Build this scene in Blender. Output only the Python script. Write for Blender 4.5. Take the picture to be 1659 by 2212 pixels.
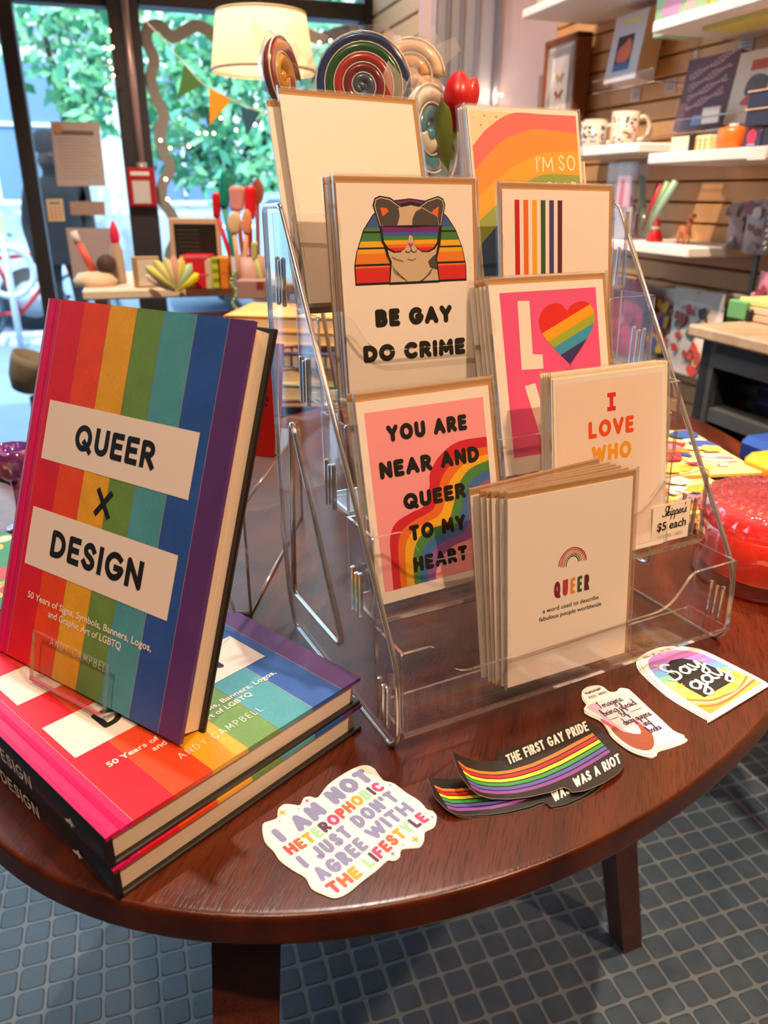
import bpy, math, random
from mathutils import Vector, Matrix
random.seed(7)
for o in list(bpy.data.objects): bpy.data.objects.remove(o)
SC = bpy.context.scene
COL = SC.collection
PI = math.pi

# ------------------------------------------------------------------ camera
TZ = 0.72                                  # height of the round table's top
F, HC, PITCH, ROLL = 1665.15, 0.3488, 0.3922, 0.0068
CAM = Vector((0, 0, HC + TZ))
_c, _s = math.cos(PITCH), math.sin(PITCH)
_r, _u, _f = Vector((1, 0, 0)), Vector((0, _s, _c)), Vector((0, _c, -_s))
CX = _r * math.cos(ROLL) + _u * math.sin(ROLL)
CY = _u * math.cos(ROLL) - _r * math.sin(ROLL)
cam_d = bpy.data.cameras.new('camera')
cam = bpy.data.objects.new('camera', cam_d)
COL.objects.link(cam)
cam.matrix_world = Matrix(((CX.x, CY.x, -_f.x, CAM.x), (CX.y, CY.y, -_f.y, CAM.y), (CX.z, CY.z, -_f.z, CAM.z), (0, 0, 0, 1)))
cam_d.sensor_fit = 'VERTICAL'
cam_d.sensor_height = 24.0
cam_d.lens = F * 24.0 / 2212.0
cam_d.clip_start = 0.02
cam_d.clip_end = 200
cam_d.dof.use_dof = True
cam_d.dof.focus_distance = 0.56
cam_d.dof.aperture_fstop = cam_d.lens / 3.2
SC.camera = cam

# ------------------------------------------------------------------ light, sky, exposure
SC.view_settings.view_transform = 'Standard'
SC.view_settings.look = 'None'
SC.view_settings.exposure = 0.16
SC.view_settings.gamma = 1.0
SC.view_settings.use_curve_mapping = False
W = bpy.data.worlds.new('sky')
SC.world = W
W.use_nodes = True
_bg = W.node_tree.nodes['Background']
_bg.inputs['Color'].default_value = (0.56, 0.80, 1.0, 1)
_bg.inputs['Strength'].default_value = 3.6
try:
    SC.cycles.transparent_max_bounces = 40
    SC.cycles.max_bounces = 10
    SC.cycles.caustics_reflective = False
    SC.cycles.caustics_refractive = False
    SC.cycles.sample_clamp_indirect = 4.0
except Exception:
    pass

def spot(name, loc, target, power, color, size=60, blend=.35, radius=.03):
    d = bpy.data.lights.new(name, 'SPOT')
    d.energy = power; d.color = color; d.spot_size = math.radians(size); d.spot_blend = blend; d.shadow_soft_size = radius
    o = bpy.data.objects.new(name, d); COL.objects.link(o)
    o.location = loc
    o.rotation_euler = (Vector(target) - Vector(loc)).to_track_quat('-Z', 'Y').to_euler()
    return o
def area(name, loc, target, power, color, sx, sy):
    d = bpy.data.lights.new(name, 'AREA')
    d.shape = 'RECTANGLE'; d.size = sx; d.size_y = sy; d.energy = power; d.color = color
    o = bpy.data.objects.new(name, d); COL.objects.link(o)
    o.location = loc
    o.rotation_euler = (Vector(target) - Vector(loc)).to_track_quat('-Z', 'Y').to_euler()
    return o
spot('ceiling_spot_behind', (.04, 1.35, 2.95), (0.05, .45, TZ), 130, (1, .92, .80), 50, .3, .018)
spot('ceiling_spot_side', (1.05, .92, 2.9), (.42, .66, .0), 190, (1, .86, .66), 24, .3, .018)
spot('ceiling_spot_front', (-.25, -.55, 2.95), (0.10, .62, TZ + .2), 112, (1, .64, .38), 40, .5)
spot('ceiling_spot_right', (1.10, -.25, 2.60), (0.08, .6, TZ + .2), 130, (1, .64, .39), 40, .5)
spot('ceiling_spot_shelves', (.0, .75, 2.95), (1.38, 1.35, 1.25), 330, (1, .76, .55), 80, .6)
spot('bay_fill_spot', (-.2, 2.15, 2.9), (.86, 2.72, 1.7), 60, (1, .82, .62), 50, .5)  # unseen lamp, added to brighten the slatted bay side
spot('corner_fill_spot', (.5, 1.6, 2.95), (1.15, 2.5, 1.2), 130, (1, .80, .74), 60, .6)  # unseen lamp, added to brighten the grey and lilac return wall
spot('ceiling_spot_back_display', (-.5, 1.0, 2.95), (-.2, 2.2, .8), 230, (1, .80, .60), 60, .5)
area('ambient_fill_area', (-.4, -.6, 2.97), (-.4, -.6, 0), 8, (1, .84, .70), 1.6, 1.6)  # no real panel here: unseen area lamp added as soft ambient fill
sd = bpy.data.lights.new('sun', 'SUN'); sd.energy = 3.4; sd.color = (1, .96, .88); sd.angle = .02
so = bpy.data.objects.new('sun', sd); COL.objects.link(so); so.rotation_euler = Vector((-.15, .62, -.80)).to_track_quat('-Z', 'Y').to_euler()

# ------------------------------------------------------------------ from photo pixels to places in the room
A = 0.316                                   # the room is turned by this against the view
E1, E2, EZ = Vector((math.cos(A), math.sin(A), 0)), Vector((-math.sin(A), math.cos(A), 0)), Vector((0, 0, 1))
D2, D1, DR, DB = 2.992, 1.38, 2.497, .916   # window plane, slat wall plane, return wall, bay side
RM = Matrix(((E1.x, E2.x, 0, 0), (E1.y, E2.y, 0, 0), (0, 0, 1, 0), (0, 0, 0, 1)))
def ray(x, y): return CX * ((x - 829.5) / F) - CY * ((y - 1106) / F) + _f
def hit(x, y, n, d):
    r = ray(x, y); return CAM + r * ((d - n.dot(CAM)) / n.dot(r))
def on_z(x, y, z): return hit(x, y, EZ, z + TZ)          # z above the table top
def on_win(x, y, off=0.0): return hit(x, y, E2, D2 - off)
def on_slat(x, y, off=0.0): return hit(x, y, E1, D1 - off)
def at(x, y, d):                                        # a point d metres ahead
    r = ray(x, y); return CAM + r * (d / r.y)
def room(p): return Vector((p.dot(E1), p.dot(E2), p.z))
def R3(a, b, z): return E1 * a + E2 * b + EZ * z

# ------------------------------------------------------------------ materials
MATS = {}
def lin(h):
    h = h.lstrip('#'); out = []
    for i in (0, 2, 4):
        v = int(h[i:i+2], 16) / 255
        out.append(v / 12.92 if v <= .04045 else ((v + .055) / 1.055) ** 2.4)
    return (*out, 1)
def newmat(name):
    m = bpy.data.materials.new(name); m.use_nodes = True
    nt = m.node_tree; nt.nodes.clear()
    out = nt.nodes.new('ShaderNodeOutputMaterial')
    return m, nt, out
def P(hexc, rough=.55, metal=0, coat=0, var=.06, scale=60, emit=0, bump=0, spec=.5, sss=0):
    key = ('P', hexc, rough, metal, coat, var, scale, emit, bump, spec)
    if key in MATS: return MATS[key]
    m, nt, out = newmat('mat_' + hexc)
    b = nt.nodes.new('ShaderNodeBsdfPrincipled')
    c = lin(hexc)
    no = nt.nodes.new('ShaderNodeTexNoise'); no.inputs['Scale'].default_value = scale; no.inputs['Detail'].default_value = 3
    tc = nt.nodes.new('ShaderNodeTexCoord'); nt.links.new(tc.outputs['Object'], no.inputs['Vector'])
    rp = nt.nodes.new('ShaderNodeMapRange'); rp.inputs['To Min'].default_value = 1 - var; rp.inputs['To Max'].default_value = 1 + var
    nt.links.new(no.outputs['Fac'], rp.inputs['Value'])
    mx = nt.nodes.new('ShaderNodeVectorMath'); mx.operation = 'SCALE'; mx.inputs[0].default_value = c[:3]
    nt.links.new(rp.outputs['Result'], mx.inputs['Scale'])
    nt.links.new(mx.outputs['Vector'], b.inputs['Base Color'])
    b.inputs['Roughness'].default_value = rough; b.inputs['Metallic'].default_value = metal
    b.inputs['Coat Weight'].default_value = coat; b.inputs['Coat Roughness'].default_value = .12
    b.inputs['Specular IOR Level'].default_value = spec
    if emit:
        b.inputs['Emission Color'].default_value = c; b.inputs['Emission Strength'].default_value = emit
    if bump:
        bp = nt.nodes.new('ShaderNodeBump'); bp.inputs['Strength'].default_value = bump; bp.inputs['Distance'].default_value = .001
        nt.links.new(no.outputs['Fac'], bp.inputs['Height']); nt.links.new(bp.outputs['Normal'], b.inputs['Normal'])
    nt.links.new(b.outputs[0], out.inputs[0])
    MATS[key] = m
    return m
def clear(name, tint, gloss=.05, power=4.0, gcol=(1, 1, 1), rough=.03, white=0.0, base=None, top=.9):
    """thin clear plastic / glass: see-through, mirror-like at a glance"""
    if name in MATS: return MATS[name]
    m, nt, out = newmat(name)
    lw = nt.nodes.new('ShaderNodeLayerWeight'); lw.inputs['Blend'].default_value = .5
    pw = nt.nodes.new('ShaderNodeMath'); pw.operation = 'POWER'; pw.inputs[1].default_value = power
    nt.links.new(lw.outputs['Facing'], pw.inputs[0])
    mr = nt.nodes.new('ShaderNodeMapRange'); mr.inputs['To Min'].default_value = gloss; mr.inputs['To Max'].default_value = top
    nt.links.new(pw.outputs[0], mr.inputs['Value'])
    t = nt.nodes.new('ShaderNodeBsdfTransparent'); t.inputs[0].default_value = (*tint, 1)
    g = nt.nodes.new('ShaderNodeBsdfGlossy'); g.inputs['Color'].default_value = (*gcol, 1); g.inputs['Roughness'].default_value = rough
    a = t
    if white:
        d = nt.nodes.new('ShaderNodeBsdfDiffuse'); d.inputs[0].default_value = (*(base or (.9, .9, .9)), 1)
        w = nt.nodes.new('ShaderNodeMixShader'); w.inputs[0].default_value = white
        nt.links.new(t.outputs[0], w.inputs[1]); nt.links.new(d.outputs[0], w.inputs[2]); a = w
    x = nt.nodes.new('ShaderNodeMixShader')
    nt.links.new(mr.outputs[0], x.inputs[0]); nt.links.new(a.outputs[0], x.inputs[1]); nt.links.new(g.outputs[0], x.inputs[2])
    nt.links.new(x.outputs[0], out.inputs[0])
    MATS[name] = m
    return m
ACRYL = clear('acrylic_face', (.985, .985, .985), .022, 4, top=.55)
EDGE = clear('acrylic_edge', (.66, .60, .57), .36, 1.6, (1, .98, .96), .10, .16)
FILM = clear('cello_film', (.99, .99, .99), .02, 4, rough=.08, top=.5)
FILMW = clear('cello_fold', (.95, .95, .95), .05, 3, rough=.10, white=.22, base=(.92, .86, .82))
WRAP = clear('cello_wrap', (.98, .98, .98), .05, 3, rough=.06, white=.02)
GLASS = clear('window_glass', (.97, .985, .98), .03, 4)
WHITE = P('f1ece6', .45, var=.01); PAPER = P('f4efe9', .6, var=.015); KRAFT = P('b58a5a', .75, var=.10, scale=900)
BLACK = P('141210', .5, var=.02)

def wood(name, c1, c2, ang, sx=9, sy=160, rough=.30, bump=.14, coat=.10, pore=.8):
    if name in MATS: return MATS[name]
    m, nt, out = newmat(name)
    b = nt.nodes.new('ShaderNodeBsdfPrincipled')
    tc = nt.nodes.new('ShaderNodeTexCoord'); mp = nt.nodes.new('ShaderNodeMapping'); mp.inputs['Rotation'].default_value = (0, 0, ang)
    nt.links.new(tc.outputs['Object'], mp.inputs['Vector'])
    def tex(s1, s2, det, dist=0):
        v = nt.nodes.new('ShaderNodeVectorMath'); v.operation = 'MULTIPLY'; v.inputs[1].default_value = (s1, s2, s2)
        nt.links.new(mp.outputs[0], v.inputs[0])
        n = nt.nodes.new('ShaderNodeTexNoise'); n.inputs['Scale'].default_value = 1; n.inputs['Detail'].default_value = det; n.inputs['Distortion'].default_value = dist
        nt.links.new(v.outputs[0], n.inputs['Vector']); return n
    big = tex(sx * .5, sy * .22, 4, .4); por = tex(sx * 8, sy * 8, 2)
    cr = nt.nodes.new('ShaderNodeValToRGB'); cr.color_ramp.elements[0].color = lin(c1); cr.color_ramp.elements[1].color = lin(c2)
    cr.color_ramp.elements[0].position = .3; cr.color_ramp.elements[1].position = .7
    nt.links.new(big.outputs['Fac'], cr.inputs[0])
    pr = nt.nodes.new('ShaderNodeValToRGB'); pr.color_ramp.elements[0].position = .36; pr.color_ramp.elements[1].position = .46
    pr.color_ramp.elements[0].color = (.25, .22, .2, 1); pr.color_ramp.elements[1].color = (1, 1, 1, 1)
    nt.links.new(por.outputs['Fac'], pr.inputs[0])
    mx = nt.nodes.new('ShaderNodeMix'); mx.data_type = 'RGBA'; mx.blend_type = 'MULTIPLY'; mx.inputs['Factor'].default_value = pore
    nt.links.new(cr.outputs[0], mx.inputs[6]); nt.links.new(pr.outputs[0], mx.inputs[7])
    nt.links.new(mx.outputs[2], b.inputs['Base Color'])
    bp = nt.nodes.new('ShaderNodeBump'); bp.inputs['Strength'].default_value = bump; bp.inputs['Distance'].default_value = .0006
    nt.links.new(pr.outputs[0], bp.inputs['Height']); nt.links.new(bp.outputs[0], b.inputs['Normal'])
    b.inputs['Roughness'].default_value = rough; b.inputs['Coat Weight'].default_value = coat; b.inputs['Coat Roughness'].default_value = .2
    nt.links.new(b.outputs[0], out.inputs[0]); MATS[name] = m
    return m
TABLEWOOD = wood('dark_stained_wood', '3c1406', '60270d', math.radians(-74))
LEGWOOD = wood('dark_leg_wood', '4a2013', '66321f', math.radians(90), bump=.1)
PALEWOOD = wood('pale_counter_wood', 'b0977a', 'c9b294', math.radians(20), bump=.05, rough=.5)

def linen(hexc):
    """book cloth print: colour with a fine weave and soft scuffs"""
    key = ('linen', hexc)
    if key in MATS: return MATS[key]
    m, nt, out = newmat('cloth_' + hexc)
    b = nt.nodes.new('ShaderNodeBsdfPrincipled'); tc = nt.nodes.new('ShaderNodeTexCoord')
    n1 = nt.nodes.new('ShaderNodeTexNoise'); n1.inputs['Scale'].default_value = 45; n1.inputs['Detail'].default_value = 6
    v = nt.nodes.new('ShaderNodeVectorMath'); v.operation = 'MULTIPLY'; v.inputs[1].default_value = (1500, 300, 300)
    n2 = nt.nodes.new('ShaderNodeTexNoise'); n2.inputs['Scale'].default_value = 1
    nt.links.new(tc.outputs['Object'], n1.inputs['Vector']); nt.links.new(tc.outputs['Object'], v.inputs[0]); nt.links.new(v.outputs[0], n2.inputs['Vector'])
    ad = nt.nodes.new('ShaderNodeMath'); ad.operation = 'ADD'; nt.links.new(n1.outputs['Fac'], ad.inputs[0]); nt.links.new(n2.outputs['Fac'], ad.inputs[1])
    mr = nt.nodes.new('ShaderNodeMapRange'); mr.inputs['From Min'].default_value = .6; mr.inputs['From Max'].default_value = 1.4; mr.inputs['To Min'].default_value = .80; mr.inputs['To Max'].default_value = 1.18
    nt.links.new(ad.outputs[0], mr.inputs['Value'])
    s = nt.nodes.new('ShaderNodeVectorMath'); s.operation = 'SCALE'; s.inputs[0].default_value = lin(hexc)[:3]; nt.links.new(mr.outputs[0], s.inputs['Scale'])
    nt.links.new(s.outputs[0], b.inputs['Base Color']); b.inputs['Roughness'].default_value = .42
    nt.links.new(b.outputs[0], out.inputs[0]); MATS[key] = m
    return m
def pages(c='f4e4ce'):
    key = 'pages' + c
    if key in MATS: return MATS[key]
    m, nt, out = newmat('page_edges')
    b = nt.nodes.new('ShaderNodeBsdfPrincipled'); tc = nt.nodes.new('ShaderNodeTexCoord')
    v = nt.nodes.new('ShaderNodeVectorMath'); v.operation = 'MULTIPLY'; v.inputs[1].default_value = (6, 6, 1500)
    n = nt.nodes.new('ShaderNodeTexNoise'); n.inputs['Scale'].default_value = 1; n.inputs['Detail'].default_value = 3
    nt.links.new(tc.outputs['Object'], v.inputs[0]); nt.links.new(v.outputs[0], n.inputs['Vector'])
    mr = nt.nodes.new('ShaderNodeMapRange'); mr.inputs['From Min'].default_value = .3; mr.inputs['From Max'].default_value = .7; mr.inputs['To Min'].default_value = .82; mr.inputs['To Max'].default_value = 1.06
    nt.links.new(n.outputs['Fac'], mr.inputs['Value'])
    s = nt.nodes.new('ShaderNodeVectorMath'); s.operation = 'SCALE'; s.inputs[0].default_value = lin(c)[:3]; nt.links.new(mr.outputs[0], s.inputs['Scale'])
    nt.links.new(s.outputs[0], b.inputs['Base Color']); b.inputs['Roughness'].default_value = .8
    nt.links.new(b.outputs[0], out.inputs[0]); MATS[key] = m
    return m
def rubber():
    m, nt, out = newmat('blue_studded_rubber')
    b = nt.nodes.new('ShaderNodeBsdfPrincipled'); tc = nt.nodes.new('ShaderNodeTexCoord')
    sp = nt.nodes.new('ShaderNodeSeparateXYZ'); nt.links.new(tc.outputs['Object'], sp.inputs[0])
    hs = []
    for ax, ph in (('X', -.0147), ('Y', .0236)):
        a = nt.nodes.new('ShaderNodeMath'); a.operation = 'MULTIPLY_ADD'; a.inputs[1].default_value = 1 / .0395; a.inputs[2].default_value = ph / .0395
        nt.links.new(sp.outputs[ax], a.inputs[0])
        f = nt.nodes.new('ShaderNodeMath'); f.operation = 'FRACT'; nt.links.new(a.outputs[0], f.inputs[0])
        g = nt.nodes.new('ShaderNodeMath'); g.operation = 'SUBTRACT'; g.inputs[1].default_value = .5; nt.links.new(f.outputs[0], g.inputs[0])
        k = nt.nodes.new('ShaderNodeMath'); k.operation = 'ABSOLUTE'; nt.links.new(g.outputs[0], k.inputs[0])
        w = nt.nodes.new('ShaderNodeMath'); w.operation = 'POWER'; w.inputs[1].default_value = 7; 
        z = nt.nodes.new('ShaderNodeMath'); z.operation = 'MULTIPLY'; z.inputs[1].default_value = 2.5; nt.links.new(k.outputs[0], z.inputs[0]); nt.links.new(z.outputs[0], w.inputs[0])
        hs.append(w)
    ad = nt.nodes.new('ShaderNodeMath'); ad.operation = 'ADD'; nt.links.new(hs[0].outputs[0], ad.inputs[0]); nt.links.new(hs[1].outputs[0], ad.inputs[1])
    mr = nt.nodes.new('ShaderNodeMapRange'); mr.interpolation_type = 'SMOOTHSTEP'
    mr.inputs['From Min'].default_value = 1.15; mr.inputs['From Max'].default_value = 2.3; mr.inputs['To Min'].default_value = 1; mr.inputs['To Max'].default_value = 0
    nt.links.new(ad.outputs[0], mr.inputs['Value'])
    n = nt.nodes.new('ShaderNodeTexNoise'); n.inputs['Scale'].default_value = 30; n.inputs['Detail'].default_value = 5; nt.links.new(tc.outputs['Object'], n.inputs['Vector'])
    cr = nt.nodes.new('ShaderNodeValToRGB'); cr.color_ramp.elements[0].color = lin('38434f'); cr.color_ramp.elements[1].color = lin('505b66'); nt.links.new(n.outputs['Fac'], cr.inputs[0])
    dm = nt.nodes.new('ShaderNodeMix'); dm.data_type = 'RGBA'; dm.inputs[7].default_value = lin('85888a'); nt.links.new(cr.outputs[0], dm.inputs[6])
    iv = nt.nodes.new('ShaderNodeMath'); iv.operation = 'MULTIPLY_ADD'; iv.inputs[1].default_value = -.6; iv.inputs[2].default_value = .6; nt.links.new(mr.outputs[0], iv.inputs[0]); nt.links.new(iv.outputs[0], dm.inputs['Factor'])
    nt.links.new(dm.outputs[2], b.inputs['Base Color'])
    bp = nt.nodes.new('ShaderNodeBump'); bp.inputs['Strength'].default_value = 1; bp.inputs['Distance'].default_value = .004
    nt.links.new(mr.outputs[0], bp.inputs['Height']); nt.links.new(bp.outputs[0], b.inputs['Normal'])
    rr = nt.nodes.new('ShaderNodeMapRange'); rr.inputs['To Min'].default_value = .22; rr.inputs['To Max'].default_value = .42; nt.links.new(n.outputs['Fac'], rr.inputs['Value']); nt.links.new(rr.outputs[0], b.inputs['Roughness'])
    nt.links.new(b.outputs[0], out.inputs[0])
    return m
RUBBER = rubber()

# ------------------------------------------------------------------ meshes
class MB:
    def __init__(s, M=None): s.v, s.f, s.mi, s.m, s.sm = [], [], [], [], []; s.M = M or Matrix()
    def mat(s, m):
        if m not in s.m: s.m.append(m)
        return s.m.index(m)
    def add(s, vs, fs, m, smooth=False):
        b = len(s.v); s.v += [tuple(s.M @ Vector(v)) for v in vs]; k = s.mat(m)
        for f in fs: s.f.append([b + i for i in f]); s.mi.append(k); s.sm.append(smooth)
    def poly(s, pts, m): s.add(pts, [list(range(len(pts)))], m)
    def flat(s, pts, z, m): s.poly([(x, y, z) for x, y in pts], m)
    def box(s, c, d, m, T=None, bev=0):
        hx, hy, hz = d[0]/2, d[1]/2, d[2]/2
        if bev <= 0:
            vs = [Vector((x*hx, y*hy, z*hz)) for x in (-1, 1) for y in (-1, 1) for z in (-1, 1)]
            fs = [(0,1,3,2),(4,6,7,5),(0,4,5,1),(2,3,7,6),(0,2,6,4),(1,5,7,3)]
        else:
            b = min(bev, hx*.49, hy*.49, hz*.49); vs = []; fs = []
            r = []
            for zz, ins in ((-hz, b), (-hz+b, 0), (hz-b, 0), (hz, b)):
                i = ins
                r.append([(-hx+i, -hy+b), (-hx+b, -hy+i), (hx-b, -hy+i), (hx-i, -hy+b), (hx-i, hy-b), (hx-b, hy-i), (-hx+b, hy-i), (-hx+i, hy-b)])
                vs += [Vector((x, y, zz)) for x, y in r[-1]]
            for k in range(3):
                for j in range(8): fs.append((k*8+j, k*8+(j+1) % 8, k*8+8+(j+1) % 8, k*8+8+j))
            fs.append(tuple(reversed(range(8)))); fs.append(tuple(range(24, 32)))
        vs = [(T @ v if T else v) + Vector(c) for v in vs]
        s.add(vs, fs, m)
    def prism(s, pts, z0, z1, m, mside=None, mbot=None):
        n = len(pts); ar = sum(pts[i][0]*pts[(i+1) % n][1]-pts[(i+1) % n][0]*pts[i][1] for i in range(n))
        if ar < 0: pts = list(reversed(pts))
        lo = [(x, y, z0) for x, y in pts]; hi = [(x, y, z1) for x, y in pts]
        s.add(hi, [list(range(n))], m); s.add(lo, [list(reversed(range(n)))], mbot or m)
        s.add(lo+hi, [(i, (i+1) % n, n+(i+1) % n, n+i) for i in range(n)], mside or m)
    def lathe(s, prof, m, n=32, c=(0, 0, 0), mats=None, wob=None):
        vs = []; fs = []
        for r, z in prof:
            for i in range(n):
                a = 2*PI*i/n; rr = r*(wob(i, n, z) if wob else 1)
                vs.append((c[0]+rr*math.cos(a), c[1]+rr*math.sin(a), c[2]+z))
        for k in range(len(prof)-1):
            for i in range(n): fs.append((k*n+i, k*n+(i+1) % n, (k+1)*n+(i+1) % n, (k+1)*n+i))
        s.add(vs, fs, m, True)
    def tube(s, pts, r, m, n=8, closed=False, caps=True, flatz=1.0):
        pts = [Vector(p) for p in pts]; N = len(pts); vs = []; fs = []; up0 = None
        for i, p in enumerate(pts):
            a = pts[i-1] if (i or closed) else p; b = pts[(i+1) % N] if (i < N-1 or closed) else p
            t = (b-a).normalized() if (b-a).length > 1e-9 else Vector((0, 0, 1))
            if up0 is None: up0 = t.orthogonal().normalized()
            up0 = (up0 - t*up0.dot(t)); up0 = up0.normalized() if up0.length > 1e-6 else t.orthogonal().normalized()
            sd = t.cross(up0); rr = r[i] if isinstance(r, (list, tuple)) else r
            for j in range(n):
                q = 2*PI*j/n; vs.append(p + (up0*math.cos(q) + sd*math.sin(q)*flatz)*rr)
        for i in range(N if closed else N-1):
            for j in range(n):
                k = (i+1) % N; fs.append((i*n+j, i*n+(j+1) % n, k*n+(j+1) % n, k*n+j))
        if caps and not closed: fs.append(list(reversed(range(n)))); fs.append([(N-1)*n+j for j in range(n)])
        s.add(vs, fs, m, True)
    def ball(s, c, r, m, n=12, k=8, sc=(1, 1, 1)):
        vs = []; fs = []
        for i in range(k+1):
            a = PI*i/k
            for j in range(n):
                b = 2*PI*j/n; vs.append((c[0]+r*sc[0]*math.sin(a)*math.cos(b), c[1]+r*sc[1]*math.sin(a)*math.sin(b), c[2]+r*sc[2]*math.cos(a)))
        for i in range(k):
            for j in range(n): fs.append((i*n+j, (i+1)*n+j, (i+1)*n+(j+1) % n, i*n+(j+1) % n))
        s.add(vs, fs, m, True)
    def build(s, name, parent=None, M=None):
        me = bpy.data.meshes.new(name); me.from_pydata(s.v, [], s.f)
        for m in s.m: me.materials.append(m)
        me.polygons.foreach_set('material_index', s.mi); me.polygons.foreach_set('use_smooth', s.sm); me.update()
        o = bpy.data.objects.new(name, me); COL.objects.link(o)
        if parent: o.parent = parent
        if M is not None: o.matrix_local = M
        return o
def tag(o, label, cat, group=None, kind=None):
    if label: o['label'] = label
    if cat: o['category'] = cat
    if group: o['group'] = group
    if kind: o['kind'] = kind
    return o
def thing(name, label, cat, M=None, group=None):
    o = bpy.data.objects.new(name, None); COL.objects.link(o); o.empty_display_size = .02
    if M is not None: o.matrix_world = M
    return tag(o, label, cat, group)
def struct(mb, name, M=None):
    o = mb.build(name, None, M); o['kind'] = 'structure'; return o
def dup(root, M, label, group=None):
    r = root.copy(); COL.objects.link(r); r.matrix_world = M; r['label'] = label
    if group: r['group'] = group
    for ch in list(root.children):
        c = ch.copy(); COL.objects.link(c); c.parent = r
        for g in list(ch.children):
            d = g.copy(); COL.objects.link(d); d.parent = c
    return r
def T3(x, y, z): return Matrix.Translation((x, y, z))
def RZ(a): return Matrix.Rotation(a, 4, 'Z')
def RX(a): return Matrix.Rotation(a, 4, 'X')
def RY(a): return Matrix.Rotation(a, 4, 'Y')
def frame(o, x, y, z):
    return Matrix(((x[0], y[0], z[0], o[0]), (x[1], y[1], z[1], o[1]), (x[2], y[2], z[2], o[2]), (0, 0, 0, 1)))

# ------------------------------------------------------------------ lettering
def arc(cx, cy, rx, ry, a0, a1, n=12):
    return [(cx+rx*math.cos(math.radians(a0+(a1-a0)*i/n)), cy+ry*math.sin(math.radians(a0+(a1-a0)*i/n))) for i in range(n+1)]
def cat(pts, n=6, closed=False):
    out = []; N = len(pts)
    for i in range(N if closed else N-1):
        g = lambda k: pts[k % N] if closed else pts[max(0, min(N-1, k))]
        p0, p1, p2, p3 = g(i-1), g(i), g(i+1), g(i+2)
        for j in range(n):
            t = j/n; out.append(tuple(.5*(2*p1[d]+(p2[d]-p0[d])*t+(2*p0[d]-5*p1[d]+4*p2[d]-p3[d])*t*t+(3*p1[d]-p0[d]-3*p2[d]+p3[d])*t**3) for d in range(len(p1))))
    if not closed: out.append(tuple(pts[-1]))
    return out
UP = {
 'A': (.78, [[(0, 0), (.39, 1), (.78, 0)], [(.15, .32), (.63, .32)]]),
 'B': (.6, [[(0, 0), (0, 1)], [(0, 1), (.3, 1)]+arc(.3, .765, .25, .235, 90, -90, 8)+[(0, .53)], [(.3, .53)]+arc(.32, .265, .28, .265, 90, -90, 8)+[(0, 0)]]),
 'C': (.74, [arc(.42, .5, .42, .5, 48, 312, 16)]),
 'D': (.7, [[(0, 0), (0, 1), (.22, 1)]+arc(.22, .5, .48, .5, 90, -90, 14)+[(0, 0)]]),
 'E': (.5, [[(.5, 1), (0, 1), (0, 0), (.5, 0)], [(0, .52), (.44, .52)]]),
 'F': (.5, [[(.5, 1), (0, 1), (0, 0)], [(0, .5), (.44, .5)]]),
 'G': (.82, [arc(.43, .5, .43, .5, 48, 350, 18)+[(.84, .45), (.52, .45)]]),
 'H': (.66, [[(0, 0), (0, 1)], [(.66, 0), (.66, 1)], [(0, .52), (.66, .52)]]),
 'I': (0.0, [[(0, 0), (0, 1)]]),
 'J': (.42, [[(.42, 1), (.42, .26)]+arc(.21, .24, .21, .24, 0, -165, 8)]),
 'K': (.6, [[(0, 0), (0, 1)], [(.58, 1), (.02, .42)], [(.2, .6), (.6, 0)]]),
 'L': (.48, [[(0, 1), (0, 0), (.48, 0)]]),
 'M': (.86, [[(0, 0), (.06, 1), (.43, .25), (.8, 1), (.86, 0)]]),
 'N': (.68, [[(0, 0), (0, 1), (.68, 0), (.68, 1)]]),
 'O': (.86, [arc(.43, .5, .43, .5, 0, 360, 22)]),
 'P': (.55, [[(0, 0), (0, 1), (.27, 1)]+arc(.27, .73, .28, .27, 90, -90, 8)+[(0, .46)]]),
 'Q': (.9, [arc(.43, .5, .43, .5, 0, 360, 22), [(.52, .3), (.9, -.06)]]),
 'R': (.6, [[(0, 0), (0, 1), (.27, 1)]+arc(.27, .73, .28, .27, 90, -90, 8)+[(0, .46)], [(.24, .46), (.6, 0)]]),
 'S': (.56, [cat([(.53, .82), (.4, .98), (.2, .98), (.05, .82), (.1, .62), (.3, .5), (.5, .36), (.54, .18), (.4, .02), (.16, .02), (0, .18)], 4)]),
 'T': (.6, [[(0, 1), (.6, 1)], [(.3, 1), (.3, 0)]]),
 'U': (.64, [[(0, 1), (0, .34)]+arc(.32, .33, .32, .33, 180, 360, 10)+[(.64, 1)]]),
 'V': (.74, [[(0, 1), (.37, 0), (.74, 1)]]),
 'W': (1.1, [[(0, 1), (.27, 0), (.55, .85), (.83, 0), (1.1, 1)]]),
 'X': (.66, [[(0, 0), (.66, 1)], [(0, 1), (.66, 0)]]),
 'Y': (.68, [[(0, 1), (.34, .48), (.68, 1)], [(.34, .48), (.34, 0)]]),
 '\'': (0.0, [[(0, 1), (-.03, .78)]]), '.': (0.0, [[(0, 0), (0, .03)]]), ' ': (.3, []),
 '5': (.5, [[(.48, 1), (.08, 1), (.04, .56)]+arc(.22, .3, .28, .3, 110, -150, 12)]),
 '$': (.56, [cat([(.53, .82), (.4, .94), (.2, .94), (.05, .8), (.1, .62), (.3, .5), (.5, .36), (.54, .2), (.4, .06), (.16, .06), (0, .2)], 4), [(.28, 1.1), (.28, -.1)]]),
}
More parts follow.
